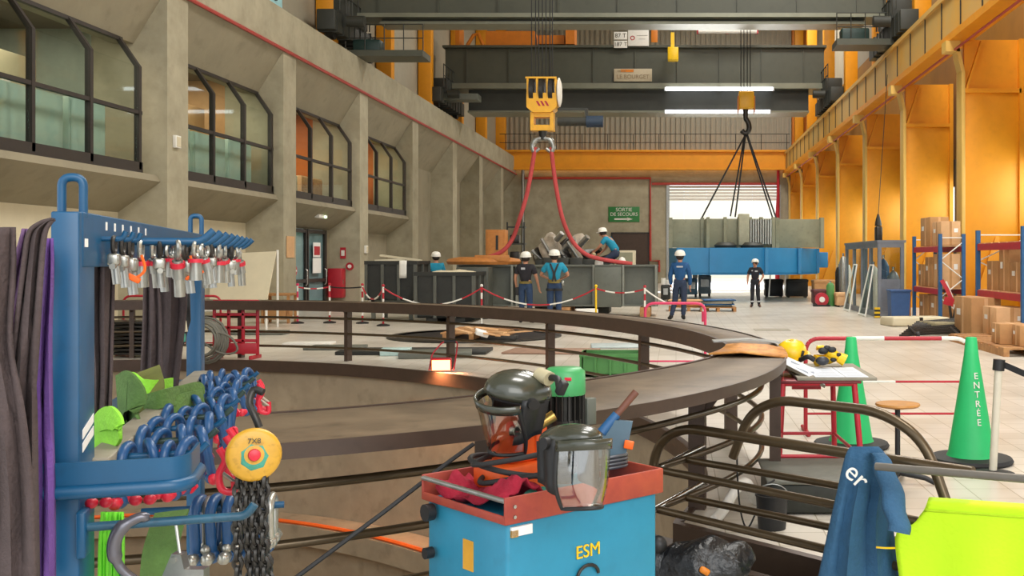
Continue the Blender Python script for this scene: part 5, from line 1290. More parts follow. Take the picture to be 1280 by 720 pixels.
# folded stands and sheets on the floor beside the racks
t = thing('folded_stand', 'heap of dark folded stands on the floor in front of the racks', 'stands', P(1165, 0, 22.5)-V((0, 0, CH))); mb = MB(); c = P(1168, 0, 23)
for k in range(9): mb.cyl((c.x-1.0+.1*k, 21.9+.25*k, .06+.02*k), (c.x+.6+.05*k, 22.6+.12*k, .1+.03*k), .03, n=6)
mb.build('tube_bundle', darkst, t); mb = MB()
for q in ((c.x-.7, 21.7), (c.x+.1, 21.2)): mb.cyl((q[0], q[1], .08), (q[0]+.06, q[1], .08), .08, n=12).cyl((q[0], q[1], .1), (q[0]+.1, q[1]+1.2, .2), .02, n=6)
mb.build('castor', black, t)
for px, d, w, dd, h, m, l in ((1143, 26.2, 1.5, .9, .22, cream, 'pale wrapped sheet pack on the floor in front of the blue bin'), (1196, 23.6, 1.5, 1.0, .25, mat('khaki_bundle', '#8b8061', .8, var=.3, bump=.5), 'khaki bundle on the floor in front of the racks'), (1020, 21.5, .01, .01, .01, None, None)):
    if m is None: continue
    c = P(px, 0, d); t = thing('floor_pack', l, 'pack', (c.x, d, 0)); mb = MB().box((c.x, d, h/2), (w, dd, h), (0, 0, .15), .04); mb.jitter(.03, 3); mb.build('pack_body', m, t); MB().box((c.x, d, h/2), (w*.06, dd*1.02, h*1.04), (0, 0, .15)).build('strap', black, t)
tag(MB().box((P(1170, 0, 25.3).x, 25.3, .06), (.5, .3, .12), (0, 0, .3), .02).build('yellow_block', helyel), 'small yellow block beside the rack foot', 'block')
t = thing('red_white_flag', 'red and white warning strip hanging at the end of the far rack', 'flag', P(1185, 372, 26.5)); MB().band([P(1177, 350, 26.6), P(1184, 362, 26.55), P(1190, 376, 26.5)], V((.1, 0, .03)), .008).build('strip', redpaint, t); MB().band([P(1182, 352, 26.62), P(1190, 372, 26.57)], V((.07, 0, .02)), .006).build('white_strip', white, t); MB().box(P(1186, 377, 26.45), (.25, .02, .2), (0, .3, 0)).build('knot', redpaint, t)
t = thing('bent_broom', 'dark forked prop standing at the end of the far rack', 'prop', P(1191, 406, 26)); c = P(1190, 0, 26.2); MB().cyl((c.x, 26.2, .0), (c.x+.12, 26.2, .55), .035).cyl((c.x, 26.2, 0), (c.x-.06, 26.2, .5), .035).build('forks', darkst, t); MB().ball((c.x, 26.2, .05), .06).build('foot', black, t)
tag(MB().b2((P(945, 0, 24).x, 24.2, .001), (P(990, 0, 24).x, 24.9, .006)).build('floor_cover', mat('worn_floor_plate', '#9c9483', .5)), 'thin grey cover plate let into the pale floor', 'plate')
# ------------------------------------------------------------------ blue lifting-gear rack
RA, RB = V((-1.0575, 1.8, 0)), V((-1.61, 3.5, 0))
ru = (RB-RA).normalized(); rw_ = V((ru.y, -ru.x, 0)); RLEN = (RB-RA).length
BZ = 1.735
def rk(s, o=0., z=0.): return RA+ru*s+rw_*o+V((0, 0, z))
def obox(mb, s0, s1, o0, o1, z0, z1, bev=.003):
    M = Matrix((ru, rw_, V((0, 0, 1)))).transposed()
    return mb.box(rk((s0+s1)/2, (o0+o1)/2, (z0+z1)/2), (abs(s1-s0), abs(o1-o0), abs(z1-z0)), M, bev)
rackT = thing('gear_rack', 'blue steel rack on posts hung with shackles, fittings and slings', 'rack', (RA.x, RA.y, 0))
for s0, s1 in ((0, .12), (RLEN-.1, RLEN)): obox(MB(), s0, s1, -.022, .022, 0, BZ-.001 if s0 == 0 else BZ-.02).build('post', rackblue, rackT)
obox(MB(), .02, RLEN-.02, -.024, .024, BZ-.098, BZ).build('top_beam', rackblue, rackT)
mb = MB()
for s in (.02, RLEN-.06): obox(mb, s-.02, s+.1, -.3, .3, 0, .06)
obox(mb, .0, RLEN, -.02, .02, .06, .12); mb.build('base_frame', rackblue, rackT)
for s in (.05, RLEN-.05): MB().tube(fillet([rk(s, -.016, BZ-.01), rk(s, -.016, BZ+.062), rk(s, .018, BZ+.062), rk(s, .018, BZ-.01)], .017, 8), .0075, 10).build('lifting_eye', rackblue, rackT)
# shelf with flat grey edge and end bumper
SZ = 1.275
obox(MB(), .1, RLEN-.1, .0, .05, SZ-.012, SZ+.012).build('shelf_edge', slinggy, rackT)
obox(MB(), .08, RLEN-.05, -.16, .0, SZ-.03, SZ-.02).build('shelf_plate', rackblue, rackT)
lp = fillet([rk(.14, -.085, SZ-.01), rk(-.05, -.085, SZ-.01), rk(-.05, .2, SZ-.01), rk(.1, .2, SZ-.01)], .045, 6)
MB().band([p+V((0, 0, .02)) for p in lp], V((0, 0, .045)), .005).tube([p-V((0, 0, .008)) for p in lp], .0125, 10).build('end_bumper', rackblue, rackT)
# stickers
mb = MB()
for px, s in ((129, .2), (145, .28), (158, .36), (171, .45), (182, .54), (193, .63)): obox(mb, s, s+.014, .0245, .0255, BZ-.028, BZ-.012, 0)
mb.build('number_labels', paper, rackT)
mb = MB()
for z in (1.335, 1.312): mb.prism([rk(.02, .0225, z), rk(.105, .0225, z+.018), rk(.105, .0225, z+.034), rk(.02, .0225, z+.016)], rw_*.001)
mb.build('hazard_labels', paper, rackT)
obox(MB(), .03, .055, .0225, .0245, BZ-.062, BZ-.047, 0).build('name_label', paper, rackT)
# rods
US = [.45+.155*k for k in range(8)]
for i, s in enumerate(US):
    MB().tube(fillet([rk(s, .02, BZ-.045), rk(s, .165, BZ-.045), rk(s, .19, BZ-.02)], .02, 4), .0085, 10).build('upper_rod', rackblue, rackT)
LS = [.2+.17*k for k in range(9)]
for i, s in enumerate(LS):
    MB().tube(fillet([rk(s, .04, SZ-.005), rk(s, .185, SZ-.005), rk(s, .205, SZ+.014)], .015, 4), .0065, 8).build('shelf_rod', hoistg if i % 2 else rackblue, rackT)
LR = 1.185
obox(MB(), -.02, .03, .02, .035, LR-.05, LR+.03).build('rod_bracket', rackblue, rackT)
MB().tube(fillet([rk(.0, .03, LR), rk(.0, .29, LR), rk(.0, .305, LR+.02)], .012, 4), .008, 10).build('low_rod', mat('scuffed_teal_rod', '#1c4e66', .4, var=.3, spots=.3, scale=14), rackT)
MB().tube([rk(.55, .03, LR-.1), rk(.55, .33, LR-.105)], .008, 10).build('low_rod', rackblue, rackT)
# small zinc fittings on the upper rods
def fitting(kind, p, rz, label, grp='zinc fittings on the upper rods'):
    t = thing('lifting_fitting', label, 'fitting', p, grp, rz)
    m = MB; r = .016
    t.scale = (random.choice((.95, 1.05, 1.25)),)*3
    MB().tube([V((0, r*cos(a*pi/6), -r+.0105+r*sin(a*pi/6)-.001)) for a in range(12)], .0042, 6, True).build('ring', zinc if kind != 1 else darkst, t, world=False)
    if kind == 0:
        MB().cyl((0, 0, -.026), (0, .004, -.07), .011, .013, 10).build('body', zinc, t, world=False); MB().cyl((0, 0, -.026), (0, 0, -.034), .015, n=10).build('collar', redpin, t, world=False)
    elif kind == 1:
        MB().box((0, 0, -.036), (.022, .03, .024), bev=.005).build('body', zinc, t, world=False); MB().cyl((0, -.02, -.05), (0, .028, -.046), .006, n=8).build('pin', zinc, t, world=False); MB().cyl((0, .004, -.045), (.004, .006, -.085), .008, n=8).build('shank', steel, t, world=False)
    else:
        MB().cyl((0, 0, -.024), (.004, .01, -.055), .009, .011, 10).build('body', steel, t, world=False); MB().cyl((0, 0, -.028), (.001, .003, -.036), .0125, n=12).build('collar', redpin, t, world=False); MB().cyl((.004, .01, -.055), (.006, .014, -.088), .009, n=8).build('sleeve', zinc, t, world=False)
    return t
rzz = atan2(rw_.y, rw_.x)
fl = ['round-bodied zinc swivel fitting hanging on an upper rod', 'zinc clevis fitting hanging on an upper rod', 'slim steel fitting with red collar hanging on an upper rod']
for i, s in enumerate(US):
    for j in range(4):
        k = (i*2+j) % 3
        fitting(k, rk(s, .045+.036*j, BZ-.055)+V((0, 0, random.uniform(-.002, 0))), rzz+random.uniform(-.5, .5), fl[k], ['round zinc fittings', 'zinc clevis fittings', 'red-collared fittings'][k])
# extra row hanging from the beam itself near the post
for i, s in enumerate((.17, .25, .33)):
    MB().tube(fillet([rk(s, .02, BZ-.045), rk(s, .06, BZ-.045), rk(s, .065, BZ-.03)], .01, 3), .005, 8).build('short_peg', rackblue, rackT)
    fitting(1, rk(s, .045, BZ-.05), rzz, 'zinc fitting on a short peg of the rack beam beside the near post', 'fittings on the short pegs')
for s, o, l in ((.28, .06, 'orange tag loop hanging below the near fittings of the rack'), (.6, .11, 'small orange tag among the fittings of the rack'), (.75, .12, 'orange plastic cap among the middle fittings of the rack')):
    c = rk(s, o, BZ-.075); t = thing('orange_tag', l, 'tag', c-V((0, 0, .05)))
    MB().tube(spline([c+rw_*-.014, c+rw_*-.02-V((0, 0, .03)), c-V((0, 0, .046)), c+rw_*.02-V((0, 0, .03)), c+rw_*.014], 4), .003, 6).build('cord', orangetag, t)
    MB().box(c-V((0, 0, .047)), (.026, .008, .012), (0, .5, rzz), .003).build('tag_plate', orangetag, t)
# blue bow shackles with red pins on the shelf rods
def shackle(p, rz, sc, label, grp, mbow=shackblue, mpin=redpin, tilt=0.):
    t = thing('bow_shackle', label, 'shackle', p, grp); t.rotation_euler = (tilt, 0, rz); t.scale = (sc,)*3
    w = .02; pts = [V((-.013, 0, -.062)), V((-.015, 0, -.05))]+[V((w*cos(a), 0, -.02+w*sin(a))) for a in [pi*(1-k/10) for k in range(-1, 12)]]+[V((.015, 0, -.05)), V((.013, 0, -.062))]
    MB().tube(pts, [.0062]*len(pts), 8).ball((-.013, 0, -.064), .0095, (.8, 1, 1), 10, 6).ball((.013, 0, -.064), .0095, (.8, 1, 1), 10, 6).build('bow', mbow, t, world=False)
    MB().cyl((-.029, 0, -.064), (.026, 0, -.064), .0062, n=8).cyl((.026, 0, -.064), (.032, 0, -.064), .01, n=6).ball((-.029, 0, -.064), .0075, u=10, v=6).build('pin', mpin, t, world=False)
    return t
for i, s in enumerate(LS):
    for j in range(4):
        shackle(rk(s, .063+.036*j, SZ+.016+.006*((i+j) % 2)), atan2(ru.y, ru.x)+random.uniform(-.5, .5), 1.4+.2*((i*3+j) % 3 == 0), 'blue bow shackle with red pin hanging on a shelf rod', 'blue shackles on the shelf rods', tilt=random.uniform(-.25, .25))
for k in range(5):
    shackle(rk(.55, .15+.034*k, LR-.08), atan2(ru.y, ru.x)+random.uniform(-.25, .25), 1.95, 'larger blue shackle on the low rod beside the chain hoist', 'shackles on the low rod', mpin=zinc)
    shackle(rk(.56, .167+.034*k, LR-.085), atan2(ru.y, ru.x)+random.uniform(-.25, .25), 1.6, 'bare zinc shackle on the low rod beside the chain hoist', 'zinc shackles on the low rod', zinc, zinc)
for k, o in enumerate((.035, .058, .105, .128)):
    t = thing('red_clip', 'red round clip hanging below the blue bumper of the rack', 'clip', rk(.03, o, SZ-.07), 'red clips below the bumper')
    MB().ball(rk(.03, o, SZ-.055), .011, (1, 1, .9), 12, 8).build('clip_body', redpin, t); MB().tube([rk(.03, o, SZ-.03), rk(.03, o, SZ-.05)], .003, 6).build('clip_wire', darkst, t)
for k, (s, o, z) in enumerate(((1.5, .21, SZ-.01), (1.42, .215, SZ-.012), (.5, .215, SZ-.01), (.4, .218, SZ-.012), (.3, .215, SZ-.02))):
    t = thing('safety_hook', ['red safety hook on the last rod end of the shelf, by the pit', 'second red safety hook by the pit end of the shelf', 'red safety hook just above the yellow hoist drum', 'red safety hook hanging low beside the yellow hoist drum', 'red safety hook nearest the bumper end of the shelf'][k], 'hook', rk(s, o, z-.09))
    p = rk(s, o, z); MB().tube(spline([p+V((0, 0, .005)), p+rw_*.012-V((0, 0, .02)), p-V((0, 0, .05)), p+rw_*.006-V((0, 0, .08)), p+rw_*.028-V((0, 0, .086)), p+rw_*.03-V((0, 0, .065))], 4), .0075, 8).build('hook_body', redpin, t); t.scale = (1, 1, 1); MB().cyl(p+rw_*.03-V((0, 0, .066)), p+rw_*.006-V((0, 0, .045)), .004, n=6).build('latch', zinc, t)
# yellow chain hoist
HC = P(317, 568, 2.12); hf = V((.5, -1, .1)).normalized()
rotm = hf.to_track_quat('Z', 'Y').to_matrix()
t = thing('chain_hoist', 'yellow hand chain hoist with round cover hanging on the rack', 'hoist', HC-V((0, 0, .06)))
MB().lathe([(.01, -.0), (.05, 0), (.054, .006), (.052, .012), (.046, .016), (.03, .014), (.01, .018)], HC, 32, rotm).build('cover', hoisty, t)
MB().lathe([(.01, -.055), (.036, -.055), (.05, -.04), (.053, -.0), (.01, 0)], HC, 28, rotm).build('hoist_body', hoistg, t)
MB().lathe([(.005, .016), (.013, .016), (.011, .024), (.004, .026)], HC, 18, rotm).build('hub_nut', redpin, t)
MB().lathe([(.014, .0135), (.028, .0145), (.026, .0165), (.014, .0165)], HC-V((0, 0, .004)), 7, rotm).build('worn_ring', tealc, t)
text('lettering', '7X8', .015, Matrix.Translation(HC+hf*.0175+V((0, 0, .028))) @ (Matrix((V((1, .25, 0)).normalized(), V((1, .25, 0)).normalized().cross(hf)*-1, hf)).transposed().to_4x4()), hoistg, t, .0008)
MB().tube(spline([HC+V((0, .03, .05)), HC+V((-.01, .03, .075)), HC+V((-.025, .04, .1)), HC+V((-.02, .05, .125)), HC+V((.0, .05, .12))], 4), .008, 8).build('top_hook', darkst, t)
def chainlinks(mb, pts, L=.026, r=.0046):
    pts = [V(p) for p in pts]; seg = []; acc = 0
    tot = [0]
    for a, b in zip(pts, pts[1:]): tot.append(tot[-1]+(b-a).length)
    n = int(tot[-1]/(L*.72)); 
    for k in range(n):
        s = (k+.5)/n*tot[-1]; i = next(i for i in range(len(tot)-1) if tot[i+1] >= s); f = (s-tot[i])/(tot[i+1]-tot[i]); c = pts[i].lerp(pts[i+1], f); d = (pts[i+1]-pts[i]).normalized()
        a = d.cross(V((0, 1, .2))).normalized(); b = d.cross(a); a = a if k % 2 else b
        mb.tube([c+d*(L*.5*cos(q))+a*(L*.32*sin(q)) for q in [2*pi*j/10 for j in range(10)]], r, 5, True)
mb = MB()
for k in range(7):
    a = HC+V((-.03+.009*k, .02*(k % 2), -.045)); chainlinks(mb, [a, a+V((.004*sin(k), -.01, -.09)), a+V((-.006*cos(k*2), .01, -.2)), a+V((.004, 0, -.36-.02*(k % 3)))])
mb.build('hand_chain', darkst, t)
# big bare hook and plate clamp on the low rod
p = rk(.0, .1, LR); t = thing('bare_hook', 'big grey bare steel hook hanging on the low rod of the rack', 'hook', p-V((0, 0, .1)))
MB().tube(spline([p+rw_*.035-V((0, 0, .0)), p+rw_*.02+V((0, 0, .013))-ru*.008, p-rw_*.012-V((0, 0, .005))-ru*.012, p-rw_*.022-V((0, 0, .04))-ru*.012, p-rw_*.01-V((0, 0, .075))-ru*.012, p+rw_*.02-V((0, 0, .105))-ru*.01], 5), [.004]*3+[.009]*6+[.012]*10+[.008]*9, 10).build('hook_body', mat('grey_hook', '#6a6970', .35, metal=.7), t)
MB().cyl(p+rw_*.02-V((0, 0, .1))-ru*.01, p+rw_*.03-V((0, 0, .16)), .014, .02).build('swivel', black, t)
c = P(222, 712, 2.0); t = thing('plate_clamp', 'bare metal plate clamp hanging below the bare hook', 'clamp', c-V((0, 0, .05)))
MB().prism([c+V((-.05, 0, -.06)), c+V((-.012, 0, .03)), c+V((.006, 0, .028)), c+V((.012, 0, .0)), c+V((.05, 0, -.0)), c+V((.05, 0, -.06))], (0, .025, 0)).build('clamp_body', steel, t); MB().cyl(c+V((-.008, -.004, .018)), c+V((-.008, .0, .018)), .006, n=10).build('rivet', zinc, t); MB().cyl(c+V((-.0, .012, .02)), P(220, 655, 2.03), .003, n=6).build('wire', steel, t)
# slings
def sling(label, pts, w, m, d=1.8, grp=None, back=.05, folds=3, seed=0, wv=None):
    """strap hanging down: pts = (px, py, half width px) going down"""
    rows = []; pts3 = spline([(a, b, c) for a, b, c in pts], 5)
    n = 9
    for q in pts3:
        row = []
        for k in range(n):
            f = k/(n-1)*2-1; dd = d+.012*sin(folds*f*2+seed+q[1]*.006)+.008*sin(q[1]*.02+seed)
            row.append(P(q[0]+f*q[2], q[1], dd))
        rows.append(row)
    mb = MB(); mb.grid(rows)
    o = mb.build('webbing_sling', m, solid=.006, sharp=80)
    return tag(o, label, 'sling', grp)
sling('wide dark brown sling at the very edge, hanging in front of the rack', [(-4, 284, 22), (-6, 340, 24), (-8, 430, 22), (4, 520, 26), (12, 620, 28), (14, 735, 30)], 0, slingdk, 1.62, seed=1)
sling('faded mauve sling between two dark slings beside the rack post', [(36, 286, 9), (28, 340, 13), (17, 400, 16), (8, 470, 18), (-6, 560, 18)], 0, slingmv, 1.68, seed=2)
sling('dark brown sling looped over the rod against the rack post', [(66, 274, 2), (56, 279, 7), (46, 292, 11), (41, 330, 12), (35, 400, 14), (29, 480, 17), (24, 600, 22), (24, 735, 24)], 0, slingdk, 1.65, seed=3)
sling('bright purple sling directly beside the rack post', [(61, 298, 5), (58, 360, 7), (54, 420, 9), (52, 500, 12), (54, 600, 13), (54, 735, 14)], 0, slingpu, 1.74, seed=4)
sling('dark purple sling behind the bright purple one', [(50, 310, 10), (50, 420, 15), (50, 560, 17), (50, 735, 18)], 0, mat('dark_purple_sling', '#4a3160', .88, var=.2, scale=16), 1.80, seed=5)
sling('mauve sling seen in the gap just inside the near rack post', [(112, 335, 5), (113, 420, 7), (116, 520, 8), (118, 600, 8)], 0, slingmv, 2.25, seed=6)
sling('dark brown sling seen in the gap beside the near rack post', [(128, 325, 15), (127, 400, 14), (128, 470, 11), (126, 540, 11)], 0, slingdk, 2.15, seed=7)
sling('narrow dark sling hanging behind the middle of the rack', [(188, 330, 9), (190, 400, 11), (189, 478, 13)], 0, slingdk, 2.9, seed=8)
sling('wide dark sling hanging behind the rack near the far post', [(214, 320, 20), (214, 380, 19), (212, 430, 16), (208, 485, 14)], 0, slingdk, 3.0, seed=9)
t = thing('hanging_strap', 'thin black strap with pale end behind the rack', 'strap', P(228, 430, 3.1)); MB().band([P(232, 345, 3.1), P(234, 400, 3.1), P(226, 430, 3.12)], V((.02, .0, 0)), .004).build('black_strap', black, t); MB().band([P(222, 385, 3.08), P(228, 400, 3.07), P(230, 415, 3.07)], V((.02, 0, 0)), .006).build('pale_end', cream, t); MB().box(P(227, 422, 3.07), (.022, .01, .025), bev=.003).build('buckle', tealc, t)
def heap(label, pts, w, m, d, th=.006, dw=(0, 0, 1)):
    path = spline([P(a, b, d+c) for a, b, c in pts], 6)
    tag(MB().band(path, V(dw)*w, th).build('webbing_sling', m, sharp=80), label, 'sling')
heap('lime green sling bunched on the shelf beside the near post', [(112, 555, .12), (122, 530, .05), (138, 522, -.02), (150, 535, -.04), (140, 548, 0), (120, 558, .04), (116, 575, .06)], .045, slingli, 2.05)
heap('lime green sling on the shelf in front of the dark slings', [(150, 480, .1), (165, 476, .02), (178, 484, 0), (196, 486, .02), (215, 483, .1)], .045, slingli, 2.6)
heap('dark green sling folded down over the shelf', [(148, 500, .0), (160, 496, -.05), (172, 512, -.06), (162, 532, -.02), (150, 540, .05), (148, 520, .1)], .12, slinggr, 2.45)
heap('olive green sling standing up on the shelf', [(186, 462, .2), (190, 480, .12), (188, 500, .1), (178, 518, .1)], .06, mat('olive_sling', '#66692f', .88, var=.2, scale=20), 2.5, dw=(1, 0, .2))
heap('green sling lying along the shelf towards the far post', [(180, 505, .0), (205, 498, -.02), (230, 492, .1), (248, 488, .2), (252, 496, .22), (225, 504, .05), (190, 516, .0)], .045, slinggr, 2.55)
for k, px in enumerate((131, 141, 150)):
    sling(['first strand of the lime green sling hanging under the bumper', 'second strand of the lime green sling hanging under the bumper', 'third strand of the lime green sling hanging under the bumper'][k], [(px, 640, 3), (px-1, 680, 5), (px-2, 735, 5)], 0, mat('bright_lime_sling', '#7ee63a', .8, var=.1) if k == 0 else MATS['bright_lime_sling'], 1.95, seed=k)
heap('dull green sling hanging below the shelf behind the low rod', [(215, 640, .1), (208, 660, .05), (200, 690, .0), (196, 725, .0)], .07, slinggr, 2.15, dw=(1, 0, 0))
# ------------------------------------------------------------------ blue tool cart
CN = V((-.538, 3.28, 0)); e1 = V((.72, .694, 0)).normalized(); e2 = V((-e1.y, e1.x, 0)); C1, C2 = .68, .5
def ck(a, b, z=0.): return CN+e1*a+e2*b+V((0, 0, z))
CM = Matrix((e1, e2, V((0, 0, 1)))).transposed()
def cbox(mb, a0, a1, b0, b1, z0, z1, bev=.004): return mb.box(ck((a0+a1)/2, (b0+b1)/2, (z0+z1)/2), (abs(a1-a0), abs(b1-b0), abs(z1-z0)), CM, bev)
cart = thing('tool_cart', 'blue steel tool cart with a red tray top', 'cart', ck(C1/2, C2/2, 0))
cbox(MB(), .012, C1-.02, .01, C2-.01, .12, .822, .012).build('cabinet', cartblue, cart)
mb = MB(); cbox(mb, -.005, C1, -.005, .005, .812, .9); cbox(mb, -.005, C1, C2-.005, C2+.005, .812, .9); cbox(mb, C1-.01, C1, 0, C2, .812, .9); cbox(mb, -.005, .005, 0, C2, .812, .84); cbox(mb, 0, C1, 0, C2, .81, .82); mb.build('tray', cartred, cart)
MB().cyl(ck(.0, .0, .888), ck(.0, C2, .888), .0085, n=10).build('handle_bar', steel, cart)
mb = MB()
for z in (.835, .868): mb.cyl(ck(.03, -.006, z), ck(.03, -.011, z), .006, n=10)
mb.build('screw', chrome, cart)
cbox(MB(), .025, .105, -.0, .012, .77, .8, 0).build('white_label', paper, cart, label='white label with yellow corner')
cbox(MB(), .025, .05, .0, .0105, .768, .79, 0).build('yellow_label', hoisty, cart)
text('lettering', 'ESM', .062, facing(ck(.34, .006, .665), e1), MATS['helmet_yellow'], cart, .002)
MB().tube([ck(.335+.045*cos(a), .0, .585+.035*sin(a)) for a in [pi*k/8 for k in range(9)]], .006, 8).build('drawer_handle', darkst, cart)
obx = MB(); obx.prism([ck(.009, .2, .62), ck(.009, .26, .62), ck(.009, .26, .72), ck(.009, .2, .72)], e1*.003); obx.build('yellow_sticker', mat('amber_sticker', '#d39a2c', .6), cart)
for z, l in ((.78, .03), (.64, .02)): MB().cyl(ck(.0, C2-.06, z), ck(-.03, C2-.06, z), l, n=12).build('side_knob', black, cart)
mb = MB()
for a in (.08, C1-.08):
    for b in (.08, C2-.08): mb.cyl(ck(a-.02, b, .06), ck(a+.02, b, .06), .06, n=14)
mb.build('castor', black, cart)
# hydraulic pump in the tray
pc = ck(.27, .33, .822); pump = thing('hydraulic_pump', 'orange hydraulic pump with green motor standing in the tray', 'pump', pc)
cbox(MB(), .15, .38, .25, .42, .824, .935, .01).build('tank', pumporange, pump)
mb = MB(); cbox(mb, .21, .33, .28, .4, .935, 1.115, .012); cbox(mb, .32, .37, .27, .35, .94, 1.06, .01); mb.build('pump_body', pumporange, pump)
MB().cyl(ck(.24, .285, 1.05), ck(.24, .255, 1.05), .03, n=16).cyl(ck(.24, .255, 1.05), ck(.24, .24, 1.05), .017, n=12).build('gauge', chrome, pump)
mc = ck(.5, .34, 0)
MB().lathe([(.01, 1.02), (.068, 1.02), (.07, 1.04), (.07, 1.06)], mc, 20).build('motor_base', darkst, pump)
mb = MB()
for k in range(20):
    a = 2*pi*k/20; d = V((cos(a), sin(a), 0)); mb.box(mc+d*.06+V((0, 0, 1.1)), (.03, .004, .11), (0, 0, a))
mb.lathe([(.01, 1.05), (.055, 1.05), (.055, 1.15), (.01, 1.15)], mc, 18); mb.build('cooling_fins', darkst, pump)
MB().lathe([(.01, 1.15), (.075, 1.15), (.078, 1.16), (.076, 1.235), (.06, 1.25), (.01, 1.252)], mc, 22).build('motor_cap', pumpgreen, pump)
MB().box(mc+V((.02, -.077, 1.215)), (.025, .004, .012), bev=.001).build('badge', redpin, pump)
cbox(MB(), .575, .62, .3, .34, 1.03, 1.13, .004).build('terminal_box', steelload, pump)
MB().cyl(ck(.3, .25, 1.06), ck(.36, .22, 1.1), .02, n=12).cyl(ck(.33, .27, 1.1), ck(.36, .26, 1.2), .008, n=8).build('brass_valve', mat('brass', '#c7a45a', .3, metal=.8), pump)
MB().b2(mc+V((-.03, -.03, .82)), mc+V((.03, .03, 1.03))).build('motor_stand', darkst, pump)
# hoses
mb = MB(); pts = []
for k in range(46):
    a = k*.42; r = .165+.016*sin(k*.7); pts.append(ck(.26+r*1.25*cos(a), .21+r*1.1*sin(a), 0.9+.0022*k+.024*sin(a*1.5+1)))
o = MB().tube(spline(pts, 3), .0095, 8).build('hydraulic_hose', blackrub); tag(o, 'black hydraulic hose coiled round the pump in the tray', 'hose')
mb = MB()
for k in range(4): mb.tube([ck(.57+.095*cos(a)+.0, .24+.13*sin(a), .9+.013*k+.004*sin(3*a)) for a in [2*pi*j/22 for j in range(22)]], .006, 8, True)
tag(mb.build('cable_coil', mat('grey_cable_coil', '#55575c', .35, metal=.3)), 'grey cable coil in the tray beside the blue scraper', 'cable')
o = MB().tube([P(592, 555, 3.92), P(560, 578, 3.85), P(480, 640, 3.7), P(362, 728, 3.5)], .008, 6).build('black_cable', blackrub); tag(o, 'black cable running diagonally down from the tray past the railing bars', 'cable')
# cloths
mb = MB(); rows = []
for j in range(13):
    row = []
    for k in range(15):
        a = .02+.2*j/12; b = .03+.42*k/14; z = .835+.1*math.exp(-((a-.1)/.08)**2)*(.55+.45*sin(b*13+.6))+.016*sin(j*1.7+k*.9); row.append(ck(a, b, z))
    rows.append(row)
tag(mb.grid(rows).build('red_cloth', cloth_red, solid=.008, sharp=80), 'crumpled dark red cloth bag lying in the tray behind the steel bar', 'cloth')
tag(MB().ball(ck(.17, .07, .865), .05, (1.1, .7, .7), 18, 12).jitter(.02, 18).build('teal_rag', tealc), 'crumpled teal rag in the tray beside the face shield', 'rag')
# blue scraper
p = P(768, 548, 3.85)
t = thing('hand_scraper', 'slate blue dustpan-shaped scraper with wooden handle standing in the tray', 'tool', p-V((0, 0, .1)))
MB().prism([P(738, 572, 3.8), P(782, 570, 3.8), P(791, 527, 3.82), P(765, 525, 3.82), P(752, 538, 3.82)], (0, .02, 0)).build('blade', greypl, t); MB().cyl(P(752, 541, 3.82), P(771, 518, 3.84), .02, .017).build('socket', bluepl, t); MB().cyl(P(767, 523, 3.84), P(795, 490, 3.88), .0125, .014).build('handle', mat('dark_wood', '#6b4030', .6, var=.2), t); MB().box(P(786, 556, 3.79), (.035, .02, .03), (0, .2, 0), .004).build('orange_grip', orangetag, t)
# face shields
def shield(label, M, vis_m, tilt_visor=0., shellc=helmetdk, flat=.8):
    t = thing('face_shield', label, 'helmet', (0, 0, 0)); t.matrix_basis = M
    K = dict(world=False)
    mb = MB(); rows = []
    for j in range(9):
        ph = j/8*pi*.55; row = []
        for k in range(28):
            a = 2*pi*k/28; row.append((.105*sin(ph)*cos(a)/1.0, .125*sin(ph)*sin(a), .105*flat*cos(ph)))
        rows.append(row)
    mb.grid(rows, True).build('shell', shellc, t, solid=.006, **K)
    mb = MB(); W = Euler((tilt_visor, 0, 0)).to_matrix(); n = 20
    def vp(f, h):
        a = f*R(82); rr = .125; wid = 1-.35*max(0, (h-.55)/.45)**1.5
        return W @ V((rr*sin(a)*wid*.92, -.04-rr*cos(a)*.95+.03*h, -.02-h*.215))+V((0, 0, 0))
    rows = [[vp(k/n*2-1, j/10) for k in range(n+1)] for j in range(11)]
    mb.grid(rows).build('visor', vis_m, t, solid=.002, **K)
    mb = MB(); edge = [vp(-1, j/10) for j in range(11)]+[vp(k/n*2-1, 1) for k in range(1, n)]+[vp(1, 1-j/10) for j in range(11)]
    mb.tube(edge, .0075, 8); mb.build('visor_rim', black, t, **K)
    mb = MB(); rows = [[vp(k/n*2-1, -.02+.16*j)*1.03+V((0, 0, .012)) for k in range(n+1)] for j in range(2)]
    mb.grid(rows).build('brow_guard', shellc, t, solid=.008, **K)
    mb = MB()
    for s in (-1, 1):
        rows = [[V((s*(.1+.012*sin(i)), -.035+.11*i/6, .0-.19*j/6*(1-.25*(i/6)))) for i in range(7)] for j in range(7)]
        mb.grid(rows)
    mb.build('side_panel', black, t, solid=.006, **K)
    mb = MB()
    for s in (-1, 1): mb.cyl((s*.1, 0, -.01), (s*.128, 0, -.01), .022, n=14)
    mb.build('pivot_knob', black, t, **K)
    mb = MB(); mb.tube([(.092*cos(a), .108*sin(a), -.02) for a in [2*pi*k/24 for k in range(24)]], .008, 6, True); mb.build('headband', blackrub, t, **K)
    return t
p = P(713, 549, 3.24)
shield('black face shield with clear visor hanging over the tray edge', Matrix.Translation(p) @ Euler((R(-9), R(4), R(42)), 'XYZ').to_matrix().to_4x4() @ Matrix.Diagonal((.8, .95, .88, 1)), visor, flat=.5)
p = P(648, 489, 3.6)
t = shield('dark olive face shield helmet lying on top of the pump', Matrix.Translation(p) @ Euler((R(-6), R(14), R(-52)), 'XYZ').to_matrix().to_4x4() @ Matrix.Diagonal((.9, .98, .86, 1)), visor, R(16))
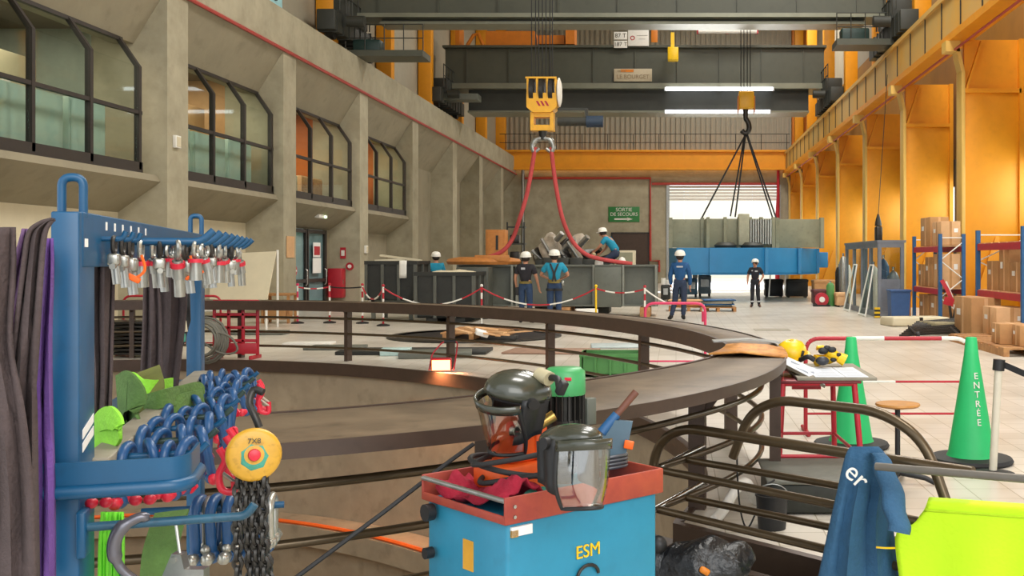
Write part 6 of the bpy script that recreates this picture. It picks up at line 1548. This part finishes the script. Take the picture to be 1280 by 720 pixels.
MB().cyl((.03, .05, .085), (.085, .065, .085), .029, n=18).build('white_roll', mat('ivory_roll', '#b3a988', .5), t, world=False)
MB().tube(spline([(.08, .07, .09), (.13, .07, .1), (.17, .06, .08), (.2, .05, .1)], 4), .014, 8).box((.2, .05, .09), (.03, .03, .06), (0, .3, 0), .006).build('ratchet_strap', black, t, world=False)
# ------------------------------------------------------------------ jacket, vest, bag at the tube guards
def jd(px): return 4.93-.0022*(px-1080)
prof = [(558, 1063, 1098), (566, 1058, 1106), (582, 1053, 1114), (610, 1047, 1120), (640, 1040, 1117), (672, 1033, 1118), (700, 1027, 1123), (760, 1014, 1132)]
pr = spline([(a, b, c) for a, b, c in prof], 4); rows = []
N_ = 40
for q in pr:
    row = []; t_ = (q[0]-558)/200; hd = .035+.06*min(1, t_*2.2)
    for k in range(N_):
        a = 2*pi*k/N_; f = cos(a); px = (q[1]+q[2])/2+f*(q[2]-q[1])/2
        fold = .022*min(1, t_*3)*sin(f*9+.8+q[0]*.004)+.012*min(1, t_*3)*sin(f*17+1)
        row.append(P(px, q[0], jd(1080)+sin(a)*hd+(-fold if sin(a) < 0 else 0)))
    rows.append(row)
mb = MB(); mb.grid(rows, True); mb._f([mb.bm.verts[i] for i in range(0)]) if False else None
jk = thing('work_jacket', 'petrol blue work jacket hanging over the tube handrail', 'jacket', P(1080, 720, 4.9))
mb.bm.verts.ensure_lookup_table(); mb._f(list(mb.bm.verts)[:N_]); mb.build('jacket_body', jacketm, jk, sharp=80)
rows = []
for k, (px, py, w) in enumerate(spline([(1096, 566, 9), (1106, 585, 13), (1114, 615, 15), (1121, 645, 15), (1124, 666, 14)], 4)):
    rows.append([P(px+w*cos(2*pi*j/16)+(2*sin(k)), py+3*cos(2*pi*j/16)*(k/16), 4.86-.02*k+.05*sin(2*pi*j/16)) for j in range(16)])
mb = MB(); mb.grid(rows, True); mb.bm.verts.ensure_lookup_table(); mb._f(list(mb.bm.verts)[:16]); mb._f(list(mb.bm.verts)[-16:]); mb.build('sleeve', jacketm, jk, sharp=80)
text('lettering', 'er', .125, facing(P(1071, 595, 4.795), (1, -.0, -1.0), (1, 0, 1)), MATS['white_paint'], jk, .002)
MB().band(spline([P(1095, 684, 4.79), P(1107, 685, 4.785), P(1119, 685, 4.81)], 4), V((0, 0, .008)), .004).build('piping', helyel, jk)
# fluorescent vest
prof = [(629, 1159, 1320), (636, 1156, 1320), (645, 1150, 1320), (655, 1141, 1320), (666, 1121, 1320), (690, 1120, 1320), (720, 1124, 1320), (760, 1128, 1320)]
rows = []
for i, (y, a, b) in enumerate(spline(prof, 3)):
    row = []
    for k in range(30):
        px = a+(b-a)*k/29; yy = y+12*(k/29)*(1 if True else 0)
        row.append(P(px, yy, 4.83-.00276*(px-1120)+.012*sin(px*.06+y*.01)*min(1, (y-629)/60)+.008*sin(px*.021)))
    rows.append(row)
vt = thing('hivis_vest', 'fluorescent yellow-green vest hung over the rail end beside the blue jacket', 'vest', P(1220, 740, 4.6))
back = [[p+V((.04, .1, -.0)) for p in r] for r in rows]
top = [[rows[0][k].lerp(back[0][k], f)+V((0, 0, .012*sin(pi*f))) for k in range(30)] for f in (0, .25, .5, .75, 1)]
mb = MB(); mb.grid(rows); mb.grid(top); mb.grid(back); bmesh.ops.remove_doubles(mb.bm, verts=mb.bm.verts[:], dist=.0005); mb.build('vest_panel', hivis, vt, solid=.006, sharp=80)
mb = MB(); r0 = [p+V((0, -.006, .002)) for p in rows[3]]; r1 = [p+V((0, -.006, 0)) for p in rows[4]]; mb.grid([r0, r1]).build('hem', mat('fluo_hem', '#bde61c', .7), vt, solid=.004)
# black bag at the foot of the guard
c = P(872, 706, 5.0); c.z = 0
t = thing('black_bag', 'crumpled black plastic bag lying under the tube handrail', 'bag', (c.x, c.y, 0))
mb = MB().ball((c.x+.02, c.y, .15), .2, (1.15, .7, .8), 26, 16).ball((c.x-.14, c.y+.02, .13), .12, (1, .9, 1.1), 18, 12).ball((c.x+.14, c.y, .22), .1, (1.1, .8, .7), 16, 10); mb.jitter(.05, 9); mb.build('bag_body', mat('shiny_black_bag', '#18191b', .3, var=.3, bump=.8, bscale=18), t)
MB().box((c.x+.03, c.y-.15, .2), (.05, .03, .03), (0, .5, 0), .01).build('orange_patch', craneor, t)
t = thing('hand_tools', 'black and yellow tool handles standing beside the black bag', 'tools', (c.x-.2, c.y, 0)); MB().cyl((c.x-.2, c.y, 0), (c.x-.19, c.y, .27), .035, .028).ball((c.x-.19, c.y, .28), .045).build('black_handle', black, t); MB().cyl((c.x-.12, c.y-.08, 0), (c.x-.12, c.y-.08, .15), .03, n=10).build('yellow_handle', hoisty, t)
# crate, bucket and cables behind the guards
def at(px, d, z=0.): return V(((px-CX)*d/FP, d, z))
t = thing('dark_crate', 'low dark crate with grey lid on the floor behind the tube handrails', 'crate', at(1010, 7.2))
a, b = at(962, 6.75), at(1070, 6.9)
MB().b2((a.x, 6.72, .01), (b.x, 7.46, .2), .015).build('crate_body', mat('dark_green_black', '#24261f', .6, var=.3, scale=9), t); MB().b2((a.x-.02, 6.7, .2), (b.x+.02, 7.48, .225), .008).build('lid', mat('grey_rubber_lid', '#68685f', .7, scale=12), t)
t = thing('bucket', 'dark bucket standing in front of the low dark crate', 'bucket', at(962, 6.35)); c = at(965, 6.4); MB().lathe([(.01, 0), (.085, 0), (.1, .2), (.105, .2), (.105, .21), (.094, .21), (.08, .02), (.01, .02)], c, 22).build('bucket_body', black, t); MB().tube([c+V((.1*cos(a), 0, .2+.07*sin(a))) for a in [pi*k/10 for k in range(11)]], .004, 6).build('bail', steel, t)
tag(MB().tube(spline([P(921, 543, 6.2), P(922, 600, 6.2), P(926, 640, 6.3), P(934, 660, 6.35), P(945, 640, 6.4), P(955, 610, 6.6), P(968, 600, 6.7)], 5), .006, 6).build('black_cable', blackrub), 'thin black cable looping down from the handrail towards the dark crate', 'cable')
c = at(917, 6.55); tag(MB().tube(fillet([at(945, 7.0, .03), at(930, 6.75, .25), at(903, 6.6, .05), at(893, 6.5, .02)], .2, 6), .035, 8).build('white_hose', white), 'pale hose on the floor beside the railing post behind the handrails', 'hose')
# ------------------------------------------------------------------ red stool, cones, post
D = 7.6
t = thing('red_stand', 'tall red metal stand with papers on top beside the railing shelf', 'stand', at(1022, D))
zt = .775
a, b = at(978, D), at(1066, D)
cs = [(a.x, D-.05), (b.x, D-.05), (b.x-.02, D+.85), (a.x+.1, D+.85)]
fx = [(-.09, -.06), (.06, -.06), (.03, .08), (-.03, .08)]
for (x, y), (dx, dy) in zip(cs, fx): MB().tube([(x, y, zt), (x+dx, y+dy, 0)], .022, 8).build('leg', redpaint, t)
mb = MB()
for i in range(4):
    (x, y), (dx, dy) = cs[i], fx[i]; (x2, y2), (dx2, dy2) = cs[(i+1) % 4], fx[(i+1) % 4]; f = .7
    mb.cyl((x+dx*f, y+dy*f, zt*(1-f)), (x2+dx2*f, y2+dy2*f, zt*(1-f)), .014, n=8)
    mb.cyl((x, y, zt-.02), (x2, y2, zt-.02), .022, n=8)
mb.build('cross_bar', redpaint, t); MB().b2((a.x-.03, D-.08, zt-.02), (b.x+.05, D+.92, zt+.0), .005).build('top_plate', mat('dark_red_plate', '#6e1f25', .5), t)
MB().b2((a.x+.16, D+.8, zt-.17), (b.x-.12, D+.83, zt-.03)).build('back_panel', redpaint, t)
tz = zt+.002
o = MB().b2((at(995, D).x, D-.08, tz), (at(1094, D).x, D+.95, tz+.022), .003).build('board_top', mat('grey_board', '#8c8676', .7)); tag(o, 'thin grey-edged board lying on the red stand under the papers', 'board')
for k, (x0, x1, l) in enumerate(((1018, 1055, 'printed paper sheet on the board beside the yellow gloves'), (1056, 1084, 'printed paper sheet at the outer end of the board'))):
    tt = thing('paper_sheet', l, 'paper', (at(x0, D).x, D, tz+.024)); MB().b2((at(x0, D).x, D-.06, tz+.023), (at(x1, D).x, D+.62, tz+.026)).build('sheet', mat('bluish_paper', '#d6dbe2', .8, var=.03) if k == 0 else MATS['bluish_paper'], tt); mb = MB()
    for i in range(7): mb.b2((at(x0, D).x+.02, D-.0+.08*i, tz+.0262), (at(x1, D).x-.03, D+.012+.08*i, tz+.0266))
    mb.build('print_lines', mat('print_grey', '#8f98a5', .8) if 'print_grey' not in MATS else MATS['print_grey'], tt)
tt = thing('clipboard', 'white printed clipboard tilted against the railing shelf on the red stand', 'clipboard', P(1005, 468, 7.7))
q = [P(978, 447, 7.95), P(1033, 478, 7.75), P(1026, 461, 8.2), P(1010, 452, 8.35)]
q = [P(977, 443, 8.1), P(980, 455, 7.75), P(1032, 482, 7.5), P(1030, 466, 7.9)]
nrm = (q[1]-q[0]).cross(q[2]-q[1]).normalized(); nrm = nrm if nrm.z < 0 else -nrm
MB().prism(q, nrm*.02).build('board', mat('clip_edge', '#77705f', .6), tt); c = sum(q, V((0, 0, 0)))/4
MB().prism([c+(p-c)*.96-nrm*.003 for p in q], nrm*.002).build('sheet', MATS['bluish_paper'], tt)
mb = MB()
for f0, f1, g0, g1 in ((.2, .42, .3, .5), (.5, .75, .3, .55), (.3, .6, .65, .8)):
    def qq(f, g): return (q[0].lerp(q[3], f)).lerp(q[1].lerp(q[2], f), g)-nrm*.0045
    mb.prism([qq(f0, g0), qq(f1, g0), qq(f1, g1), qq(f0, g1)], nrm*.001)
mb.build('print_blocks', MATS['print_grey'], tt)
p = P(991, 449, 8.35)
tt = thing('yellow_helmet', 'yellow hard hat resting on the red stand behind the clipboard', 'helmet', p); B = Euler((R(8), R(-12), .3)).to_matrix()
MB().lathe([(.12, 0), (.122, .02), (.117, .06), (.095, .1), (.05, .125), (.01, .13)], P(990, 445, 8.35), 24, B, cap=False).lathe([(.118, -.002), (.145, -.006), (.145, .004), (.12, .012)], P(990, 445, 8.35), 24, B, cap=False).build('shell', helyel, tt, solid=.005); MB().box(P(1003, 442, 8.25), (.02, .05, .05), (0, .3, 0), .006).build('side_clip', black, tt)
tt = thing('work_gloves', 'yellow and black work gloves on the red stand in front of the cone', 'gloves', P(1038, 455, 8.35)); g0 = P(1036, 446, 8.25)
def glove(g, sc, rot, nm):
    mb = MB(); M = Euler(rot).to_matrix()
    mb.ball(g, .07*sc, (1, .7, .6), 16, 10, M)
    for k in range(4): mb.tube([g+M @ V((.045*sc, (-.03+.02*k)*sc, 0)), g+M @ V((.1*sc, (-.04+.026*k)*sc, .01)), g+M @ V((.135*sc, (-.04+.026*k)*sc, -.01))], [.0165*sc, .015*sc, .012*sc], 8)
    mb.tube([g+M @ V((-.01, -.04*sc, 0)), g+M @ V((.04*sc, -.08*sc, .02))], [.018*sc, .013*sc], 8); mb.tube([g+M @ V((-.05*sc, 0, 0)), g+M @ V((-.11*sc, 0, 0))], [.042*sc, .05*sc], 10); return mb.build(nm, helyel, tt)
glove(g0+V((.03, 0, .02)), 1.0, (.3, -.45, 3.0), 'glove'); glove(g0+V((.0, .04, -.02)), 1.0, (0, -.1, .3), 'glove')
mb = MB()
for dx, dz, r in ((.02, .06, .03), (-.05, .05, .035), (.07, .02, .02), (.03, -.02, .022), (-.02, .075, .024)): mb.ball(g0+V((dx, -.04, dz)), r, (1.2, .5, .8), 10, 8)
mb.build('rubber_patch', black, tt); MB().ball(P(1028, 451, 8.15), .045, (1.2, .8, .8), 14, 10).build('ear_cup', mat('grey_black_cup', '#34353a', .4), tt); MB().tube(spline([P(1000, 450, 8.2), P(1010, 446, 8.15), P(1018, 450, 8.15)], 4), .02, 8).build('band', black, tt)
def cone(label, c, h, lettering):
    t = thing('traffic_cone', label, 'cone', (c.x, c.y, 0), 'green cones')
    MB().lathe([(.01, h), (.04, h), (.046, h-.012), (.06, h*.85), (.185, .08), (.2, .05), (.19, .04)], (c.x, c.y, 0), 32, cap=True).build('cone_body', conegr, t)
    mb = MB().lathe([(.14, 0), (.32, 0), (.335, .02), (.32, .045), (.19, .055)], (c.x, c.y, 0), 28, cap=True); mb.build('base', blackrub, t)
    if lettering:
        v = V((-c.x, -c.y, 0)).normalized(); v = (v+V((.42, 0, 0))).normalized(); x = V((-v.y, v.x, 0)) ; x = x if x.x > 0 else -x
        for k, ch in enumerate('ENTR\u00c9E'):
            z = h*.695-k*.0735; r = .06+(.185-.06)*(h*.85-z)/(h*.85-.08)+.004; sl = (.185-.06)/(h*.85-.08); up = (V((0, 0, 1))-v*sl).normalized()
            text('lettering', ch, .075 if ch != '\u00c9' else .07, facing(V((c.x, c.y, z))+v*r, x, up), MATS['white_paint'], t, .003)
cone('green traffic cone with white lettering beside the white post', at(1214, 8.5), 1.02, True)
cone('green traffic cone standing behind the red stand', at(1064, 9.2), .97, False)
t = thing('belt_post', 'white barrier post with black belt head beside the lettered cone', 'post', at(1240, 8.0)); c = at(1241, 8.0)
MB().tube([(c.x, 8.0, .02), (c.x+.045, 8.0, .82)], .03, 14).build('tube', mat('off_white_tube', '#cfc8b5', .5, var=.08), t); MB().lathe([(.01, 0), (.16, 0), (.165, .015), (.05, .035), (.01, .035)], (c.x, 8, 0), 22).build('base', blackrub, t); MB().cyl((c.x+.043, 8, .8), (c.x+.05, 8, .885), .045, n=16).build('belt_head', black, t)
MB().band([V((c.x+.07, 7.99, .85)), V((c.x+.2, 7.9, .79)), V((c.x+.6, 7.6, .66))], V((0, 0, .05)), .003).build('belt', black, t)
t = thing('round_stool', 'round wooden-topped stool on a black pole behind the handrails', 'stool', at(1128, 7.8)); c = at(1122, 7.7); zz = P(0, 504, 7.7).z
MB().lathe([(.01, zz-.025), (.15, zz-.025), (.165, zz-.012), (.16, zz), (.01, zz+.003)], c, 32).build('seat', mat('stool_wood', '#b9813a', .45, var=.2, scale=12), t); MB().cyl(c+V((0, 0, .05)), c+V((0, 0, zz-.02)), .02, n=12).lathe([(.01, zz-.05), (.06, zz-.04), (.06, zz-.025), (.01, zz-.025)], c, 14).build('pole', black, t)
mb = MB()
for k in range(4): a = R(-20+90*k); d = V((cos(a), sin(a), 0)); mb.tube([c+V((0, 0, .08)), c+d*.2+V((0, 0, .05)), c+d*.27+V((0, 0, .02))], [.022, .02, .02], 8)
mb.build('foot_cross', black, t)
# ------------------------------------------------------------------ light
w = bpy.data.worlds.new('sky'); SC.world = w; w.use_nodes = True
bg = w.node_tree.nodes['Background']; bg.inputs['Color'].default_value = (.92, .96, 1, 1); bg.inputs['Strength'].default_value = 1.6
# daylight through the windows of the right wall
for i, y in enumerate([17.9, 25.3, 32.7, 40.1, 47.5, 54.9, 62.3]):
    lamp('window_daylight', (10.15, y+.2, 3.7), (R(70), 0, R(90)), 6.6, 170, (1, .97, .9), 1.5)
# roof lights
for y in (6, 18, 30, 46, 62):
    lamp('overhead_fill', (4.5, y, 19.5), (0, 0, 0), 6, 1550, (1, .97, .92), 4)
# glazed gable behind the camera
lamp('gable_daylight', (4.5, -5, 6.5), (R(74), 0, R(2)), 8, 650, (1, .98, .94), 6)
sl = bpy.data.lights.new('sun', 'SUN'); sl.energy = 6; sl.angle = R(2); so = bpy.data.objects.new('sun', sl); COL.objects.link(so); so.rotation_euler = (R(-68), 0, 0)
vs = SC.view_settings; vs.view_transform = 'Standard'; vs.look = 'None'; vs.gamma = 1; vs.use_curve_mapping = False; vs.exposure = 0.22
SC.display_settings.display_device = 'sRGB'
SC.cycles.max_bounces = 8; SC.cycles.transparent_max_bounces = 16; SC.cycles.diffuse_bounces = 4; SC.cycles.use_denoising = True
SC.cycles.sample_clamp_indirect = 6
